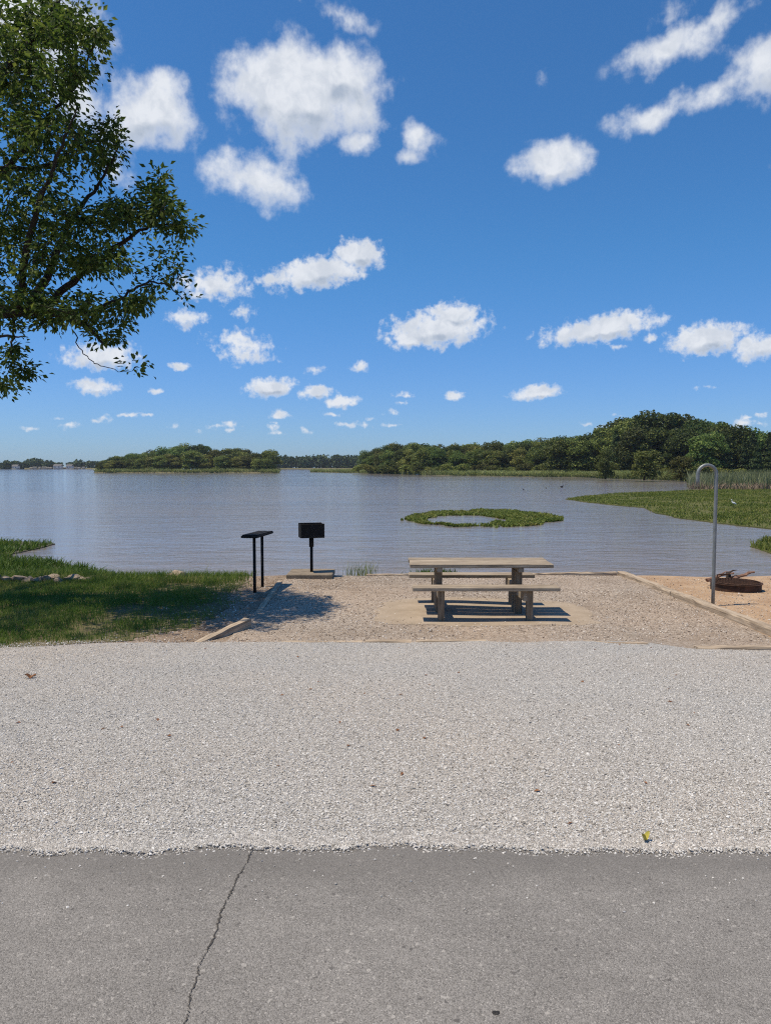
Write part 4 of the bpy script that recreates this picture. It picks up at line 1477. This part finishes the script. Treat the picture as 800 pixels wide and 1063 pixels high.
t.l(t.mix(1., sky.outputs[0], tint, 'MULTIPLY'), bg.inputs['Color'])


def n2(vec, scale, detail, rough, color=False):
    n = t.n('ShaderNodeTexNoise'); n.noise_dimensions = '2D'
    n.inputs['Scale'].default_value = scale; n.inputs['Detail'].default_value = detail; n.inputs['Roughness'].default_value = rough
    t.l(vec, n.inputs['Vector'])
    return n.outputs['Color' if color else 'Fac']


def warp(vec, scale, amp):
    w = t.n('ShaderNodeVectorMath'); w.operation = 'MULTIPLY_ADD'
    c = t.n('ShaderNodeVectorMath'); c.operation = 'SUBTRACT'; c.inputs[1].default_value = (.5, .5, .5)
    t.l(n2(vec, scale, 3, .6, True), c.inputs[0]); t.l(c.outputs[0], w.inputs[0])
    w.inputs[1].default_value = (amp, amp*.8, 0); t.l(vec, w.inputs[2])
    return w.outputs[0]


def azel(px, py):
    d = ray(px, py); d = d/np.linalg.norm(d)
    return math.atan2(d[0], d[1]), math.asin(d[2])


def cloudset(vec, items):
    m = None
    for (px, py, rx, ry, rot, wgt) in items:
        a, e = azel(px, py)
        ru = abs(azel(px+rx, py)[0]-azel(px-rx, py)[0])/2; rv = abs(azel(px, py-ry)[1]-azel(px, py+ry)[1])/2
        mp = t.n('ShaderNodeMapping'); mp.vector_type = 'TEXTURE'
        mp.inputs['Location'].default_value = (a, e, 0); mp.inputs['Rotation'].default_value = (0, 0, math.radians(rot))
        mp.inputs['Scale'].default_value = (ru, rv, 1)
        t.l(vec, mp.inputs['Vector'])
        g = t.n('ShaderNodeTexGradient'); g.gradient_type = 'SPHERICAL'; t.l(mp.outputs[0], g.inputs[0])
        f = t.math('MULTIPLY', g.outputs['Fac'], wgt) if wgt != 1 else g.outputs['Fac']
        m = f if m is None else t.math('MAXIMUM', m, f)
    return m


BIG = [(312, 100, 125, 80, 0, 1.), (345, 75, 70, 50, 0, 1.), (272, 88, 80, 55, 20, .9), (365, 150, 42, 26, 10, .62), (268, 188, 78, 48, -12, .78), (157, 115, 82, 62, 10, .95),
       (352, 14, 55, 26, -15, .55), (436, 138, 40, 30, -10, .6), (425, 160, 26, 14, 10, .5), (573, 168, 62, 34, 0, .9),
       (690, 52, 80, 34, 14, .58), (735, 30, 90, 26, 22, .5), (742, 90, 125, 32, 20, .66), (670, 125, 60, 28, 5, .72), (785, 65, 62, 60, 0, .72), (700, 10, 60, 30, 10, .4), (560, 80, 24, 24, 40, .34),
       (30, 25, 120, 75, 0, 1.), (85, 105, 70, 60, 20, .6), (115, 175, 60, 40, 0, .45), (-80, 120, 90, 60, 0, .8), (880, 150, 100, 40, 0, .8)]
MED = [(330, 283, 92, 26, 10, .95), (372, 264, 40, 26, 0, 1.), (285, 290, 42, 16, 8, .7), (225, 296, 72, 32, 5, .72), (193, 331, 34, 20, 0, .72), (253, 325, 24, 15, 0, .6), (252, 360, 56, 32, -8, .68),
       (453, 342, 84, 30, 4, 1.), (470, 328, 50, 22, 0, .95), (425, 352, 44, 18, 0, .8), (622, 342, 100, 22, 6, .95), (640, 333, 66, 18, 3, .8), (732, 352, 66, 26, 3, 1.), (785, 360, 46, 26, 0, .85),
       (280, 402, 40, 16, 4, 1.), (328, 407, 28, 12, 0, .9), (355, 417, 29, 10, 4, .95), (105, 370, 68, 24, 3, .85), (98, 401, 40, 14, 0, .8), (187, 380, 18, 8, 0, .7), (162, 406, 15, 6, 0, .7),
       (557, 407, 46, 13, 5, .9), (375, 380, 20, 11, 12, .6), (420, 411, 20, 7, 0, .55), (417, 418, 14, 6, 0, .6), (471, 410, 17, 8, 0, .8), (325, 385, 34, 10, 12, .48), (290, 430, 20, 8, 0, .75),
       (735, 402, 40, 6, 0, .36), (675, 352, 18, 9, 0, .6), (640, 360, 16, 7, 0, .5), (770, 438, 30, 11, 0, .55), (895, 380, 60, 20, 0, .8), (-60, 330, 80, 30, 0, .8)]
for q in range(46):
    px = -60+460*R.random() if q < 32 else 380+480*R.random()
    MED.append((px, 428+22*R.random(), 10+16*R.random(), 4+4*R.random(), R.normal(0, 3), .36+.22*R.random()))
uw = warp(uv, 17, .032)
mb = cloudset(uw, BIG)


def up(vec, a):
    n = t.n('ShaderNodeVectorMath'); n.operation = 'ADD'; n.inputs[1].default_value = (-.3*a, a, 0); t.l(vec, n.inputs[0])
    return n.outputs[0]


mb_up = cloudset(up(uw, .022), BIG)
nb = n2(uv, 20, 8, .59)
db = t.math('ADD', mb, t.math('MULTIPLY', t.math('SUBTRACT', nb, .5), 1.05))
uw2 = warp(uv, 60, .010)
mm = cloudset(uw2, MED)
mm_up = cloudset(up(uw2, .008), MED)
nm_ = n2(uv, 75, 6, .6)
dm = t.math('ADD', mm, t.math('MULTIPLY', t.math('SUBTRACT', nm_, .5), .85))
ab = t.math('MULTIPLY', t.mapr(db, .17, .66), t.mapr(mb, .0, .18))
am = t.math('MULTIPLY', t.mapr(dm, .23, .64), t.mapr(mm, .0, .14))
al = t.math('MAXIMUM', ab, am)
dens = t.math('MAXIMUM', t.math('SUBTRACT', db, .05), dm)
# thick middles look greyer from below than sunlit rims
under = t.math('MAXIMUM', t.mapr(t.math('SUBTRACT', mb_up, mb), -.04, .26), t.mapr(t.math('SUBTRACT', mm_up, mm), -.02, .30))
shade = t.math('MULTIPLY', t.mapr(dens, .25, .70), t.math('ADD', t.math('MULTIPLY', under, .75), t.math('MULTIPLY', t.mapr(n2(uw, 30, 6, .6), .36, .66), .40)), None, True)
ccol = t.mix(shade, (.82, .85, .90), (.42, .49, .60))
cbg = t.n('ShaderNodeBackground'); t.l(ccol, cbg.inputs['Color']); cbg.inputs['Strength'].default_value = 1.0
mxs = t.n('ShaderNodeMixShader')
t.l(t.math('MULTIPLY', al, .96), mxs.inputs[0]); t.l(bg.outputs[0], mxs.inputs[1]); t.l(cbg.outputs[0], mxs.inputs[2])
t.l(mxs.outputs[0], t.out.inputs['Surface'])

sl = bpy.data.lights.new('sun', 'SUN'); sl.energy = 4.9; sl.angle = math.radians(.53); sl.color = (1, .89, .72)
so = bpy.data.objects.new('sun', sl); COL.objects.link(so); so.location = (-10, -5, 30)
so.rotation_euler = SUN.to_track_quat('Z', 'Y').to_euler()

# ------------------------------------------------------------------ camera, render
cam = bpy.data.cameras.new('camera'); co = bpy.data.objects.new('camera', cam); COL.objects.link(co)
co.location = (0, 0, CZ); co.rotation_euler = (math.pi/2-PITCH, 0, 0)
cam.sensor_fit = 'VERTICAL'; cam.angle = 2*math.atan(531.5/FPX)
cam.clip_start = .05; cam.clip_end = 6000
sc.camera = co
sc.render.engine = 'CYCLES'
sc.view_settings.view_transform = 'Standard'; sc.view_settings.look = 'None'; sc.view_settings.gamma = 1
sc.view_settings.exposure = 0
cy = sc.cycles
cy.max_bounces = 5; cy.diffuse_bounces = 3; cy.glossy_bounces = 3; cy.transmission_bounces = 3; cy.volume_bounces = 0; cy.transparent_max_bounces = 4
cy.use_denoising = False; cy.pixel_filter_type = 'BLACKMAN_HARRIS'; cy.filter_width = 1.15; cy.caustics_reflective = False; cy.caustics_refractive = False
cy.sample_clamp_indirect = 3; cy.sample_clamp_direct = 5
cy.use_adaptive_sampling = True; cy.adaptive_threshold = .005
